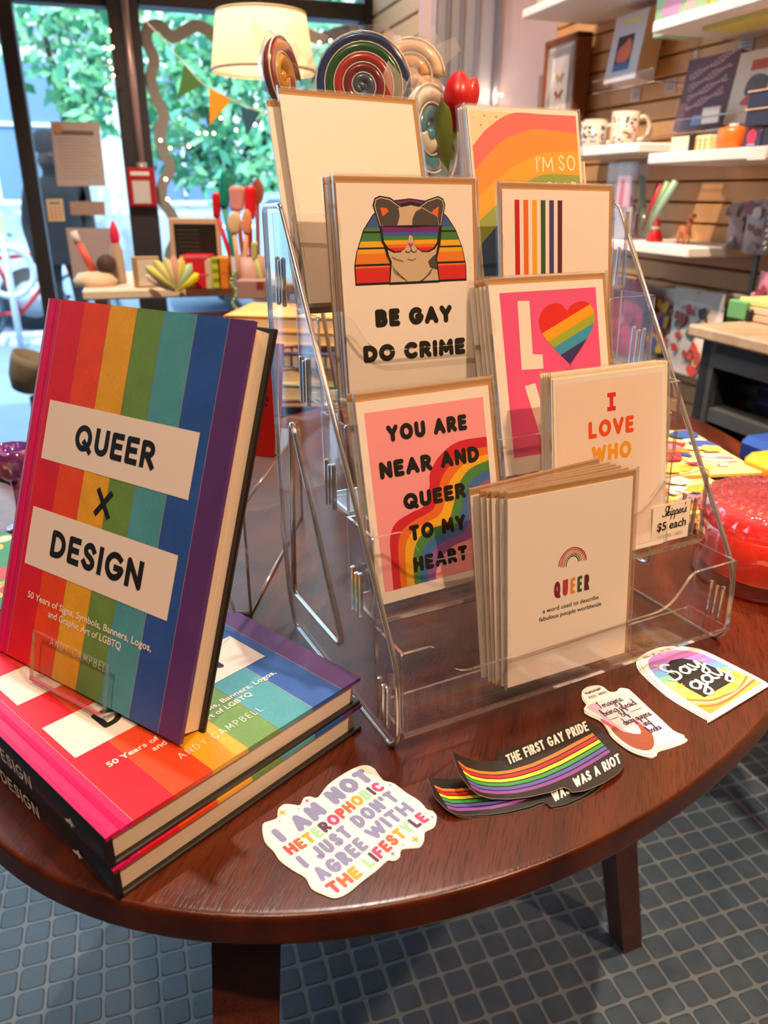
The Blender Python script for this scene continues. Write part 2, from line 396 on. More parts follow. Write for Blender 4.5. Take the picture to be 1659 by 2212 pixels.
LOWER = {
 'a': (.5, [cat([(.38, .36), (.2, .45), (.03, .24), (.12, .02), (.3, .12), (.4, .44), (.37, .1), (.5, .02)], 5)]),
 'b': (.46, [cat([(0, .02), (.18, .6), (.16, 1), (.06, .8), (.06, .1), (.2, 0), (.36, .2), (.26, .44), (.08, .3)], 5), cat([(.3, .4), (.46, .3)], 3)]),
 'c': (.4, [cat([(.34, .38), (.18, .45), (.03, .22), (.14, .01), (.4, .04)], 5)]),
 'd': (.5, [cat([(.36, .36), (.2, .45), (.03, .24), (.12, .02), (.3, .12), (.44, 1), (.37, .1), (.5, .02)], 5)]),
 'e': (.4, [cat([(0, .06), (.3, .3), (.2, .46), (.04, .26), (.12, .02), (.4, .05)], 5)]),
 'f': (.36, [cat([(0, .05), (.22, .7), (.2, 1), (.1, .7), (.1, -.35), (.2, -.2), (.12, .06), (.36, .06)], 5)]),
 'g': (.5, [cat([(.38, .36), (.2, .45), (.03, .24), (.12, .02), (.3, .14), (.4, .44), (.36, -.3), (.16, -.44), (.1, -.26), (.5, .04)], 5)]),
 'h': (.5, [cat([(0, .05), (.2, .7), (.17, 1), (.08, .7), (.06, 0)], 5), cat([(.06, .2), (.22, .44), (.36, .3), (.36, .05), (.5, .04)], 5)]),
 'i': (.26, [cat([(0, .06), (.12, .42), (.1, .08), (.26, .04)], 4), [(.14, .62), (.14, .66)]]),
 'k': (.48, [cat([(0, .05), (.2, .7), (.17, 1), (.08, .7), (.05, 0)], 5), cat([(.08, .2), (.3, .44), (.3, .28), (.12, .2), (.3, .02), (.48, .04)], 5)]),
 'm': (.76, [[(.04, .42), (.04, 0)], cat([(.04, .2), (.2, .45), (.28, .3), (.27, 0)], 5), cat([(.28, .2), (.46, .45), (.56, .3), (.56, .06), (.76, .05)], 5)]),
 'n': (.52, [[(.04, .42), (.04, 0)], cat([(.04, .2), (.22, .45), (.33, .3), (.33, .06), (.52, .05)], 5)]),
 'o': (.44, [cat([(.22, .45), (.04, .28), (.1, .03), (.3, .06), (.36, .3), (.22, .45), (.3, .36), (.44, .36)], 5)]),
 'p': (.48, [[(.06, .42), (.04, -.42)], cat([(.06, .26), (.22, .45), (.38, .26), (.24, .01), (.08, .1)], 5), [(.3, .08), (.48, .04)]]),
 'q': (.5, [cat([(.38, .36), (.2, .45), (.03, .24), (.12, .02), (.3, .14), (.4, .44), (.36, -.4), (.5, .04)], 5)]),
 'r': (.38, [cat([(0, .05), (.1, .42), (.24, .4), (.2, .08), (.38, .05)], 5)]),
 's': (.36, [cat([(0, .04), (.18, .46), (.26, .22), (.2, .02), (.02, .04)], 5), [(.2, .03), (.36, .05)]]),
 'u': (.5, [cat([(.04, .42), (.06, .1), (.18, .01), (.34, .2), (.36, .42), (.36, .08), (.5, .04)], 5)]),
 'y': (.48, [cat([(.04, .42), (.08, .14), (.2, .08), (.36, .42), (.3, -.3), (.12, -.42), (.1, -.22), (.48, .05)], 5)]),
 'S': (.6, [cat([(.6, .86), (.44, 1), (.26, .86), (.3, .6), (.5, .36), (.42, .06), (.16, 0), (0, .16)], 5)]),
 'I': (.5, [cat([(.08, .8), (.3, .98), (.5, .96)], 4), cat([(.32, .97), (.22, .5), (.14, .06), (0, .04)], 4)]),
 ' ': (.26, []), '\'': (.08, [[(.04, 1), (0, .8)]]),
}
def stroke(emit, pts, w, caps='round'):
    """emit(list of 2-D points) for each piece of a thick line; gentle bends are mitred, sharp ones get a round joint"""
    P_ = [pts[0]]
    for q in pts[1:]:
        if math.dist(q, P_[-1]) > 1e-7: P_.append(q)
    n = len(P_); h = w/2; k = 12
    if n < 2:
        x, y = P_[0]; emit([(x+h*math.cos(2*PI*j/k), y+h*math.sin(2*PI*j/k)) for j in range(k)]); return
    closed = n > 3 and math.dist(P_[0], P_[-1]) < 1e-6
    D = [((P_[i+1][0]-P_[i][0])/math.dist(P_[i], P_[i+1]), (P_[i+1][1]-P_[i][1])/math.dist(P_[i], P_[i+1])) for i in range(n-1)]
    def nrm(i, seg):
        """normal at vertex i as used by segment seg; returns (normal, sharp)"""
        a = D[i-1] if i > 0 else (D[-1] if closed else None); b = D[i] if i < n-1 else (D[0] if closed else None)
        d = D[seg]
        if a is None or b is None: return (-d[1], d[0]), False
        dot = a[0]*b[0]+a[1]*b[1]
        if dot < .64: return (-d[1], d[0]), True
        mx, my = -(a[1]+b[1]), a[0]+b[0]; l = math.hypot(mx, my); mx, my = mx/l, my/l
        c = mx*-d[1]+my*d[0]; return (mx/c, my/c), False
    joints = set()
    for i in range(n-1):
        (n0, s0), (n1, s1) = nrm(i, i), nrm(i+1, i)
        if s0: joints.add(i)
        if s1: joints.add(i+1)
        (x0, y0), (x1, y1) = P_[i], P_[i+1]; e = h if caps == 'square' and not closed else 0
        ax, ay = (D[i][0]*e, D[i][1]*e) if i == 0 else (0, 0); bx, by = (D[i][0]*e, D[i][1]*e) if i == n-2 else (0, 0)
        emit([(x0-n0[0]*h-ax, y0-n0[1]*h-ay), (x1-n1[0]*h+bx, y1-n1[1]*h+by), (x1+n1[0]*h+bx, y1+n1[1]*h+by), (x0+n0[0]*h-ax, y0+n0[1]*h-ay)])
    for i in joints:
        x, y = P_[i]; emit([(x+h*math.cos(2*PI*j/k), y+h*math.sin(2*PI*j/k)) for j in range(k)])
    if caps == 'round' and not closed:
        for i, d in ((0, (-D[0][0], -D[0][1])), (n-1, D[-1])):
            x, y = P_[i]; a0 = math.atan2(d[1], d[0]); emit([(x+h*math.cos(a0-PI/2+PI*j/7), y+h*math.sin(a0-PI/2+PI*j/7)) for j in range(8)])
def letters(txt, font, w, gap, aspect=1.0):
    """letter strokes at cap height 1; returns [(index, strokes)], total width"""
    x = 0; out = []
    for i, ch in enumerate(txt):
        wd, st = font[ch]
        if font is UP: x += w/2 if ch != ' ' else .26
        out.append((i, [[(x+px*aspect, py) for px, py in s] for s in st]))
        x += wd*aspect + (w/2 + gap if font is UP and ch != ' ' else 0)
    return out, x - (gap if font is UP else 0)
KZ = [0]
def znext():
    KZ[0] = (KZ[0]+1) % 41; return KZ[0]*2.5e-6
def write(mb, txt, x0, x1, y, h, z, m, w=.2, gap=.14, font=UP, caps='round', aspect=None, slant=0, wave=None, lift=0):
    """stroke lettering on a local plane: from x0 to x1, baseline y, cap height h (metres); m: material or f(i)"""
    asp = aspect or 1.0
    ls, tot = letters(txt, font, w, gap, asp)
    if aspect is None:
        fixed = tot - sum(font[c][0] for c in txt)
        need = (x1-x0)/h
        asp = max(.2, (need-fixed)/max(.01, tot-fixed)); ls, tot = letters(txt, font, w, gap, asp)
    sc = h; inset = w/2
    for i, st in ls:
        mm = m(i) if callable(m) else m
        for s in st:
            q = [(x0+px*sc + slant*py*sc, y+(inset+py*(1-w) if font is UP else py)*sc) for px, py in s]
            if wave: q = [wave(a, b) for a, b in q]
            stroke(lambda P_: mb.flat(P_, z+znext(), mm), q, w*h, caps)
_FT = {}
def font_mesh(txt, bold=0):
    k = (txt, bold)
    if k in _FT: return _FT[k]
    cu = bpy.data.curves.new('t', 'FONT'); cu.body = txt; cu.size = 1; cu.offset = bold; cu.resolution_u = 3
    o = bpy.data.objects.new('t', cu); COL.objects.link(o)
    dg = bpy.context.evaluated_depsgraph_get(); ev = o.evaluated_get(dg); me = ev.to_mesh()
    vs = [(v.co.x, v.co.y) for v in me.vertices]; fs = [list(p.vertices) for p in me.polygons]
    ev.to_mesh_clear(); bpy.data.objects.remove(o); bpy.data.curves.remove(cu)
    x0 = min(v[0] for v in vs); x1 = max(v[0] for v in vs)
    _FT[k] = (vs, fs, x0, x1); return _FT[k]
def typeset(mb, txt, x0, x1, y, h, z, m, bold=0, slant=0):
    """plain type from x0 to x1, baseline y, cap height h"""
    vs, fs, a, b = font_mesh(txt, bold); sx = (x1-x0)/(b-a); sy = h/.72
    mb.add([(x0+(vx-a)*sx+slant*vy*sy, y+vy*sy, z) for vx, vy in vs], fs, m)
def clipy(poly, lo, hi):
    for sgn, lim in ((1, lo), (-1, -hi)):
        out = []
        for i in range(len(poly)):
            a, b = poly[i], poly[(i+1) % len(poly)]; da, db = sgn*a[1]-lim, sgn*b[1]-lim
            if da >= 0: out.append(a)
            if da*db < 0: t = da/(da-db); out.append((a[0]+(b[0]-a[0])*t, a[1]+(b[1]-a[1])*t))
        poly = out
        if not poly: return []
    return poly
def mm(pts): return [(x/1000, y/1000) for x, y in pts]
def star(cx, cy, r, q=.36, k=4, ph=0):
    return [(cx+(r if i % 2 == 0 else r*q)*math.cos(ph+PI*i/k), cy+(r if i % 2 == 0 else r*q)*math.sin(ph+PI*i/k)) for i in range(2*k)]

# ------------------------------------------------------------------ floor and round table
fl = MB(); fl.poly([(-3.2, -2.6, 0), (D1+.02, -2.6, 0), (D1+.02, D2+.02, 0), (-3.2, D2+.02, 0)], RUBBER)
struct(fl, 'floor', RM)
TC = Vector((.0885, .8986, 0)); OA, OB, OP = .6432, .4094, 1.1394
tab = thing('oval_table', 'dark stained oval wooden table carrying the books, card rack and stickers', 'table', T3(TC.x, TC.y, 0))
m = MB(); b_ = TZ-.0217; N_ = 220; vs = []; fs = []
prof = [(.06, b_), (.004, b_), (.002, b_+.0004), (.0004, b_+.0015), (0, b_+.003), (0, b_+.0033), (0, b_+.008), (0, TZ-.0043), (0, TZ-.004), (.0004, TZ-.0018), (.0012, TZ-.0006), (.0025, TZ-.0001), (.005, TZ), (.02, TZ)]
for ins, z in prof:
    for i in range(N_):
        t = 2*PI*i/N_; x, y = (OA-ins)*math.cos(t), (OB-ins)*math.sin(t); vs.append((x*math.cos(OP)-y*math.sin(OP), x*math.sin(OP)+y*math.cos(OP), z))
for k in range(len(prof)-1):
    for i in range(N_): fs.append((k*N_+i, k*N_+(i+1) % N_, (k+1)*N_+(i+1) % N_, (k+1)*N_+i))
fs.append(tuple(reversed(range(N_)))); k = (len(prof)-1)*N_; fs.append(tuple(k+i for i in range(N_)))
m.add(vs, fs, TABLEWOOD, True); m.build('table_top', tab)
for tp, bt, az in (((.24, .793), (.379, .851), 23), ((-.083, .364), (-.101, .213), -83), ((.02, 1.22), (0, 1.33), 150), ((.38, 1.42), (.43, 1.54), 66)):
    w1, w2 = .021, .0175; q = RZ(math.radians(az)); m = MB()
    c1, c2 = Vector((tp[0]-TC.x, tp[1]-TC.y, TZ-.021)), Vector((bt[0]-TC.x, bt[1]-TC.y, 0))
    vs = [c1 + q @ Vector((x*w1, y*w1, 0)) for x, y in ((-1, -1), (1, -1), (1, 1), (-1, 1))] + [c2 + q @ Vector((x*w2, y*w2, 0)) for x, y in ((-1, -1), (1, -1), (1, 1), (-1, 1))]
    m.add(vs, [(0, 1, 2, 3), (7, 6, 5, 4)] + [(i, 4+i, 4+(i+1) % 4, (i+1) % 4) for i in range(4)], LEGWOOD)
    m.build('leg', tab)

# ------------------------------------------------------------------ the rainbow books
BW, BH, BT = .1905, .2497, .0218
STR = [(0, .0158, 'cf1560'), (.0158, .041, 'dd1a30'), (.041, .067, 'ea4a20'), (.067, .093, 'e8ab28'), (.093, .117, '6b9549'), (.117, .1455, '4f9daa'), (.1455, .172, '2d58a6'), (.172, BW, '5a3675')]
TYPE_W = P('f3ece2', .5, var=0)
def book_parts(root):
    m = MB(); xs = [0, .003, .0075, .0095, .0115, .0158]; zs = [-.0007, 0, 0, -.0011, 0, 0]
    m0 = linen(STR[0][2])
    for i in range(5): m.poly([(xs[i], 0, zs[i]), (xs[i+1], 0, zs[i+1]), (xs[i+1], BH, zs[i+1]), (xs[i], BH, zs[i])], m0)
    for a, b, c in STR[1:]: m.poly([(a, 0, 0), (b, 0, 0), (b, BH, 0), (a, BH, 0)], linen(c))
    for a, b, c in STR:                                     # turned-in edges at head and foot
        for y, n in ((0, 1), (BH, -1)):
            q = [(a, y, -.003), (b, y, -.003), (b, y, -.0), (a, y, -.0)] if n > 0 else [(b, y, -.003), (a, y, -.003), (a, y, 0), (b, y, 0)]
            if a > 0: m.poly(q, linen(c))
    m.poly([(0, 0, -.003), (.0158, 0, -.003), (.0158, 0, 0), (.0115, 0, 0), (.0095, 0, -.0011), (.0075, 0, 0), (.003, 0, 0), (0, 0, -.0007)], m0)
    m.poly([(0, BH, -.0007), (.003, BH, 0), (.0075, BH, 0), (.0095, BH, -.0011), (.0115, BH, 0), (.0158, BH, 0), (.0158, BH, -.003), (0, BH, -.003)], m0)
    m.poly([(BW, 0, -.003), (BW, BH, -.003), (BW, BH, 0), (BW, 0, 0)], linen(STR[-1][2]))
    m.poly([(0, 0, -.003), (0, BH, -.003), (BW, BH, -.003), (BW, 0, -.003)], WHITE)
    z = .00012
    for a, _, _c in STR[1:]: m.flat([(a-.00012, 0), (a+.00012, 0), (a+.00012, BH), (a-.00012, BH)], z, P('d9a79a' if a in (.0158, .172, .1455) else 'a8703a', .6))
    lab = P('efe3d8', .5, var=.01)
    m.flat(mm([(20.3, 141.6), (164, 141.6), (164.2, 182), (20.3, 182)]), 2*z, lab); m.flat(mm([(20, 67.6), (163.6, 67.6), (163.8, 108), (20, 108)]), 2*z, lab)
    def W_(t, x0, x1, y, h, w=.235, g=.15): write(m, t, x0/1000, x1/1000, y/1000, h/1000, 3*z, BLACK, w, g, UP, 'square')
    W_('QUEER', 53.2, 130.6, 153.2, 17.4, .225); W_('X', 83.2, 98.4, 115.6, 17.6, .21); W_('DESIGN', 45.6, 137, 78.8, 18.4, .225)
    typeset(m, '50 Years of Signs, Symbols, Banners, Logos,', .029, .155, .0458, .0046, 3*z, TYPE_W, .014)
    typeset(m, 'and Graphic Art of LGBTQ', .054, .1285, .0387, .0046, 3*z, TYPE_W, .014)
    write(m, 'ANDY CAMPBELL', .0605, .1225, .0208, .0056, 3*z, TYPE_W, .09, .32, UP, 'square')
    m.build('front_cover', root)
    m = MB(); m.box((BW/2, BH/2, -BT+.0015), (BW, BH, .003), P('171414', .35, coat=.3, var=.03), bev=.0008); m.build('back_cover', root)
    m = MB(); n = 8; pr = [(-.0018*math.sin(PI*i/n)-.0002, -.0007-(BT-.0012)*i/n) for i in range(n+1)]
    bk = P('171414', .35, coat=.3, var=.03)
    for i in range(n): m.poly([(pr[i][0], 0, pr[i][1]), (pr[i][0], BH, pr[i][1]), (pr[i+1][0], BH, pr[i+1][1]), (pr[i+1][0], 0, pr[i+1][1])], bk)
    m.flat([], 0, bk) if 0 else None
    for y, fl_ in ((0, 0), (BH, 1)):
        q = [(a, y, b) for a, b in pr] + [(.0035, y, -BT+.0005), (.0035, y, -.0015)]
        m.poly(q if not fl_ else list(reversed(q)), bk)
    s = MB(frame((-.0024, BH-.01, -BT/2), (0, -1, 0), (0, 0, 1), (-1, 0, 0)))
    write(s, 'QUEER X DESIGN', .044, .160, -.0045, .0095, 0, TYPE_W, .16, .2, UP, 'square')
    LG_ = lambda q: [(.205+(x-.205)*.7, y*.55) for x, y in q]
    s.flat(LG_([(.196, -.001), (.203, .003), (.207, .0075), (.209, .003), (.213, .001), (.2085, -.0005), (.207, -.006), (.2045, -.001), (.199, -.0035)]), 0, TYPE_W)
    for i in range(4): s.flat([(.213+.0022*i, -.005), (.2138+.0022*i, -.005), (.2138+.0022*i, .003), (.213+.0022*i, .003)], 0, P('4a4542', .5))
    b0 = len(m.v)
    for f, k in zip(s.f, s.mi): m.add([s.v[i] for i in f], [list(range(len(f)))], s.m[k])
    m.build('spine', root)
    m = MB(); m.box(((BW-.004)/2+.0005, BH/2, -BT/2), (BW-.0055, BH-.007, BT-.0058), pages()); m.build('page_block', root)
FLAT = T3(-.1411, .2995, TZ+2*BT+.0002) @ RZ(.8492)
bk1 = thing('hardcover_book', 'closed rainbow striped hardcover lying on top of the stack, under the clear easel', 'book', FLAT, 'rainbow hardcovers')
book_parts(bk1)
dup(bk1, T3(-.1411, .2995, TZ+BT) @ RZ(.8492) @ T3(.0006, -.0012, 0) @ RZ(.004), 'rainbow striped hardcover lying flat on the wooden table, bottom of the stack', 'rainbow hardcovers')
RS = RZ(-.5884) @ RX(-.3529) @ RY(-.0079)
SM = frame((-.2783, .4718, TZ+.0466), RS @ Vector((1, 0, 0)), RS @ Vector((0, 0, 1)), RS @ Vector((0, -1, 0)))
dup(bk1, SM, 'rainbow striped hardcover standing upright and tilted back on the clear easel', 'rainbow hardcovers')
# clear easel: a lip in front, a ledge under, a leaning back
ez = thing('book_easel', 'small clear acrylic easel holding the upright rainbow book', 'easel', SM)
m = MB(); g = math.tan(.3529)
x0, x1 = .058, .133
def plate(mb, quad, nrm, t=.003):
    q = [Vector(v) for v in quad]; n = Vector(nrm)*t; w = [v+n for v in q]
    mb.poly(q[::-1], ACRYL); mb.poly(w, ACRYL)
    for i in range(4): mb.poly([q[i], q[(i+1) % 4], w[(i+1) % 4], w[i]], EDGE)
plate(m, [(x0, -.0026, .007), (x1, -.0026, .007), (x1-.004, .030, .007), (x0-.004, .030, .007)], (0, 0, 1)); m.build('front_lip', ez)
m = MB(); plate(m, [(x0, -.0028, .0094), (x1, -.0028, .0094), (x1, -.0028, -.03), (x0, -.0028, -.03)], (0, 1, 0)); m.build('ledge', ez)
m = MB(); plate(m, [(x0+.01, .0, -.026), (x1-.01, .0, -.026), (x1-.01, .17, -.026), (x0+.01, .17, -.026)], (0, 0, -1))
plate(m, [(x0+.01, .17, -.0262), (x1-.01, .17, -.0262), (x1-.01, .052, -.108), (x0+.01, .052, -.108)], (0, -.5, .8)) ; m.build('back_support', ez)

# ------------------------------------------------------------------ five-tier acrylic card rack
RY_ = .476
RK = T3(.0967, .4633, TZ) @ RZ(RY_)
rack = thing('card_rack', 'clear acrylic five tier rack filled with greeting cards', 'card rack', RK)
from mathutils.geometry import tessellate_polygon
def holed(mb, loops, to3, thick, mf, me):
    pts = [p for l in loops for p in l]
    tri = tessellate_polygon([[Vector((x, y, 0)) for x, y in l] for l in loops])
    a = [to3(x, y, 0) for x, y in pts]; b = [to3(x, y, thick) for x, y in pts]
    mb.add(a, [t for t in tri], mf); mb.add(b, [tuple(reversed(t)) for t in tri], mf)
    k = 0
    for l in loops:
        n = len(l); mb.add([a[k+i] for i in range(n)] + [b[k+i] for i in range(n)], [(i, (i+1) % n, n+(i+1) % n, n+i) for i in range(n)], me); k += n
def rounded(pts, r, n=5):
    out = []; N = len(pts)
    for i in range(N):
        p0, p, p1 = (Vector(pts[i-1]), Vector(pts[i]), Vector(pts[(i+1) % N])); rr = r[i] if isinstance(r, (list, tuple)) else r
        if rr <= 0: out.append(tuple(p)); continue
        a = p + (p0-p).normalized()*min(rr, (p0-p).length*.45); b = p + (p1-p).normalized()*min(rr, (p1-p).length*.45)
        for j in range(n+1):
            t = j/n; out.append(tuple(a*(1-t)**2 + p*2*t*(1-t) + b*t*t))
    return out
outer = rounded([(.008, 0), (-.0025, .012), (0, .058), (.006, .074), (.182, .3405), (.2165, .3395), (.2085, .09), (.199, .024), (.186, .0)], [.006, .006, .02, .02, .006, .006, .0, .02, .008])
inner = rounded([(.178, .19), (.188, .032), (.084, .033)], [.014, .010, .016], 6)
for x in (-.1, .211):
    m = MB(); holed(m, [outer, inner], lambda y, z, t, x=x: (x+t, y, z), .0035, ACRYL, EDGE)
    for lp, r in ((outer, .0017), (inner, .0019)):
        m.tube([(x+.00175, y, z) for y, z in lp], r*1.25, EDGE, 8, True)
    m.build('side_panel', rack)
def pocket(k):
    y0 = -.0065 + .0418*k; z0 = .018 + .0643*k; ear = .0595 + .0002*k; low = .034; ln = .08; X0, X1 = -.0962, .2108; dp = .040
    m = MB()
    ol = rounded([(X0, 0), (X1, 0), (X1, ear), (.162, ear), (.139, low), (-.055, low), (-.072, ear), (X0, ear)], [0, 0, .002, .006, .016, .012, .005, .002])
    holed(m, [ol], lambda x, h, t: (x, y0 + ln*h + t, z0 + h), .0024, ACRYL, EDGE)
    m.box(((X0+X1)/2, y0+dp/2, z0-.0012), (X1-X0, dp, .0024), ACRYL)
    m.poly([(X0, y0-.0002, z0-.0026), (X1, y0-.0002, z0-.0026), (X1, y0-.0002, z0+.0004), (X0, y0-.0002, z0+.0004)], EDGE)
    ol = [(X0, 0), (X1, 0), (X1, ear), (X0, ear)]
    holed(m, [ol], lambda x, h, t: (x, y0 + dp + .06*h + t, z0 + h), .0022, ACRYL, EDGE)
    for x in (X0, X1-.0022):
        ol = [(y0+.0024, 0), (y0+dp, 0), (y0+dp+.06*ear, ear), (y0+ln*ear+.0024, ear)]
        holed(m, [ol], lambda y, h, t, x=x: (x+t, y, z0+h), .0022, ACRYL, EDGE)
    o = m.build('pocket', rack)
    for x in (-.1012, .2126):
        m = MB()
        for j in range(3): m.box((x+.0008, y0+.015+.006*j, z0+.014), (.0034, .0032, .034-.004*(j == 1)), EDGE, bev=.0008)
        m.build('clip', o)
for k in range(5): pocket(k)

# price sign on the second tier
m = MB(); sx, sy = .041, .0325
m.box((sx/2, sy/2, -.0002), (sx, sy, .0003), P('f3e4d2', .6, var=.01)); z = .0001
write(m, "Skipper's", .010, .0365, .0222, .0084, z, BLACK, .10, 0, LOWER, 'round', None, .22)
typeset(m, '$5 each', .0055, .0375, .0105, .0072, z, BLACK, .02)
write(m, 'GREETING CARDS', .0065, .0345, .0035, .0029, z, P('3a3330', .6), .07, .22, UP, 'square')
y0 = -.0065 + .0418; h0 = .006
SG = RK @ frame((.1508, y0+.08*h0-.0008, .018+.0643+h0), (1, 0, 0), Vector((0, .08, 1)).normalized(), Vector((0, -1, .08)).normalized())
tag(m.build('price_sign', None, SG), "small cream price sign with bold five dollar price on the rack", 'sign')

# ------------------------------------------------------------------ greeting cards in clear sleeves
C2 = 1000.0
CW = P('f3e9de', .5, var=.008); CREAM = P('f3e6c4', .6, var=.02)
def packet(key, name, label, pos, yaw, tilt, q, ew, eh, cx0, cw, ch, env, art, behind=(), blabel=None, bgroup=None):
    R = RZ(yaw) @ RX(-tilt) @ RY(q)
    M = frame((pos[0], pos[1], pos[2]+TZ), R @ Vector((1, 0, 0)), R @ Vector((0, 0, 1)), R @ Vector((0, -1, 0)))
    t = thing('greeting_card', label, 'greeting card', M, bgroup)
    def common(t, strips=True):
        m = MB(); m.box((ew/2, eh/2, -.0014), (ew, eh, .0007), env); m.build('envelope', t)
        m = MB(); m.box((ew/2, eh/2, -.0008), (ew+.003, eh+.003, .0032), FILM)
        for x in ((-.0013, ew+.0013) if strips else ()): m.box((x, eh/2, -.0008), (.0004, eh+.0032, .0030), FILMW)
        for i in range(7):                                  # crease slivers in whitish film, sleeve highlights put into their colour
            y = eh*random.uniform(.05, .9); l = eh*random.uniform(.04, .12); x = random.choice((.001, .0016, ew-.001)) + random.uniform(-.0008, .0008)
            m.poly([(x, y, .00082), (x+.0005, y+l*.5, .00082), (x+.0002, y+l, .00082), (x-.0004, y+l*.5, .00082)], FILMW)
        m.poly([(0, eh-.0006, .00082), (ew, eh-.0006, .00082), (ew, eh+.0006, .00082), (0, eh+.0006, .00082)], FILMW)
        m.build('sleeve', t)
    m = MB(); m.box((cx0+cw/2, ch/2, -.0005), (cw, ch, .0010), CW)
    if art: art(m)
    m.build('card', t); common(t)
    if behind:
        p = None
        for i, (dx, dy, dz, rz) in enumerate(behind):
            MM = M @ T3(dx/C2, dy/C2, dz/C2) @ RZ(rz)
            if p is None:
                p = thing('greeting_card', blabel, 'greeting card', MM, bgroup + ' behind')
                m = MB(); m.box((cx0+cw/2, ch/2, -.0005), (cw, ch, .0010), CW); m.build('card', p); common(p, False)
            else: dup(p, MM, blabel, bgroup + ' behind')
    return t
Z1, Z2, Z3, Z4, Z5, Z6 = [.00012*i for i in range(1, 7)]
def art_queer(m):
    for i, c in enumerate(('7a1f2a', 'd5383c', 'e88b4c', 'b39a6a', '5a5f63', '2b2a33')):
        r = 12.0-1.25*i; pts = arc(54.3, 83, r, r+.5, 4+i*1.5, 176+i*2, 18); pts = [(x+.4*math.sin(i+x*.3), y-.6*i*(x > 54)*0) for x, y in pts]
        stroke(lambda P_: m.flat(P_, Z1, P(c, .5, var=0)), mm(pts), .0007)
    cols = ('7d1f2c', 'c8323a', 'e8923a', '3f5a34', '5a2036')
    write(m, 'QUEER', .0388, .0698, .0603, .0122, Z1, lambda i: P(cols[i], .5, var=0), .19, .17, UP, 'square')
    typeset(m, 'a word used to describe', .0293, .079, .0508, .0034, Z1, BLACK, .008); typeset(m, 'fabulous people worldwide', .0263, .0816, .0450, .0034, Z1, BLACK, .008)
def art_near(m):
    m.flat(mm([(5, 8.4), (101, 8.4), (101, 131.4), (5, 131.4)]), Z1, P('f5a0a6', .5, var=.01))
    cv = [[(101, 102.8), (77.4, 102.7), (61.3, 96), (50.9, 84.7), (49, 74.7), (43.8, 62.7), (31.5, 59.1), (19.3, 54.4), (13.8, 45.2), (12.5, 28.7), (11.8, 8.4)],
          [(101, 95.5), (82, 94.5), (69, 88), (59.5, 79), (55.5, 69), (50, 58.5), (36, 54), (25.5, 49.5), (20, 41.5), (18.3, 26), (17.8, 8.4)],
          [(101, 90), (84, 88), (73, 82), (65, 74), (61, 64), (55, 53.5), (41.5, 49.8), (30.5, 45), (25, 36.5), (23.4, 23), (23, 8.4)],
          [(101, 85.7), (85, 82.2), (76, 75.5), (70.5, 67), (67, 58), (60.5, 47), (46, 45), (36, 40), (31, 31), (29.3, 20), (29, 8.4)],
          [(101, 79), (89, 76), (81, 70), (76, 62), (73, 53), (67, 42.5), (52, 40), (41, 34.5), (36, 26), (34.6, 17), (34.4, 8.4)],
          [(101, 72.5), (93, 70), (86.5, 64), (82, 56), (79.5, 47.5), (73, 37), (58, 34.5), (47, 29), (42, 21), (40.6, 14), (40.4, 8.4)],
          [(101, 66), (97, 63.5), (92, 58), (88.5, 50), (86, 42), (80, 32), (65, 29.5), (54, 24), (49, 17), (47, 12), (46.6, 8.4)]]
    cs = [cat(c, 5) for c in cv]
    for i, c in enumerate(('cf2436', 'e8702a', 'f0b62c', '4a8a46', '3f6fb0', '8f5a9c')):
        a, b = cs[i], cs[i+1]
        for j in range(len(a)-1): m.flat(mm([a[j], a[j+1], b[j+1], b[j]]), Z2, P(c, .5, var=.01))
    for t, x0, x1, y, h in (('YOU ARE', 20, 85, 110, 11.2), ('NEAR AND', 11.4, 93, 86, 11.6), ('QUEER', 27, 78.6, 62, 11.2), ('TO MY', 29, 76, 39.2, 11.2), ('HEART', 29.4, 75, 16.8, 11)):
        write(m, t, x0/C2, x1/C2, y/C2, h/C2, Z3, BLACK, .29, .12)
def art_who(m):
    m.flat(mm([(4, 4), (104.6, 4), (104.6, 138), (4, 138)]), Z1, P('f3dccb', .5, var=.01))
    write(m, 'I', .0526, .0560, .1137, .0135, Z2, P('e8242c', .5, var=0), .24)
    for y in (.1153, .1256): m.flat([(.0503, y-.0015), (.0583, y-.0015), (.0583, y+.0017), (.0503, y+.0017)], Z2, P('e8242c', .5, var=0))
    write(m, 'LOVE', .0325, .076, .0953, .0128, Z2, P('f0501e', .5, var=0), .25, .14); write(m, 'WHO', .0355, .0736, .0765, .0127, Z2, P('f2a51c', .5, var=0), .25, .14)
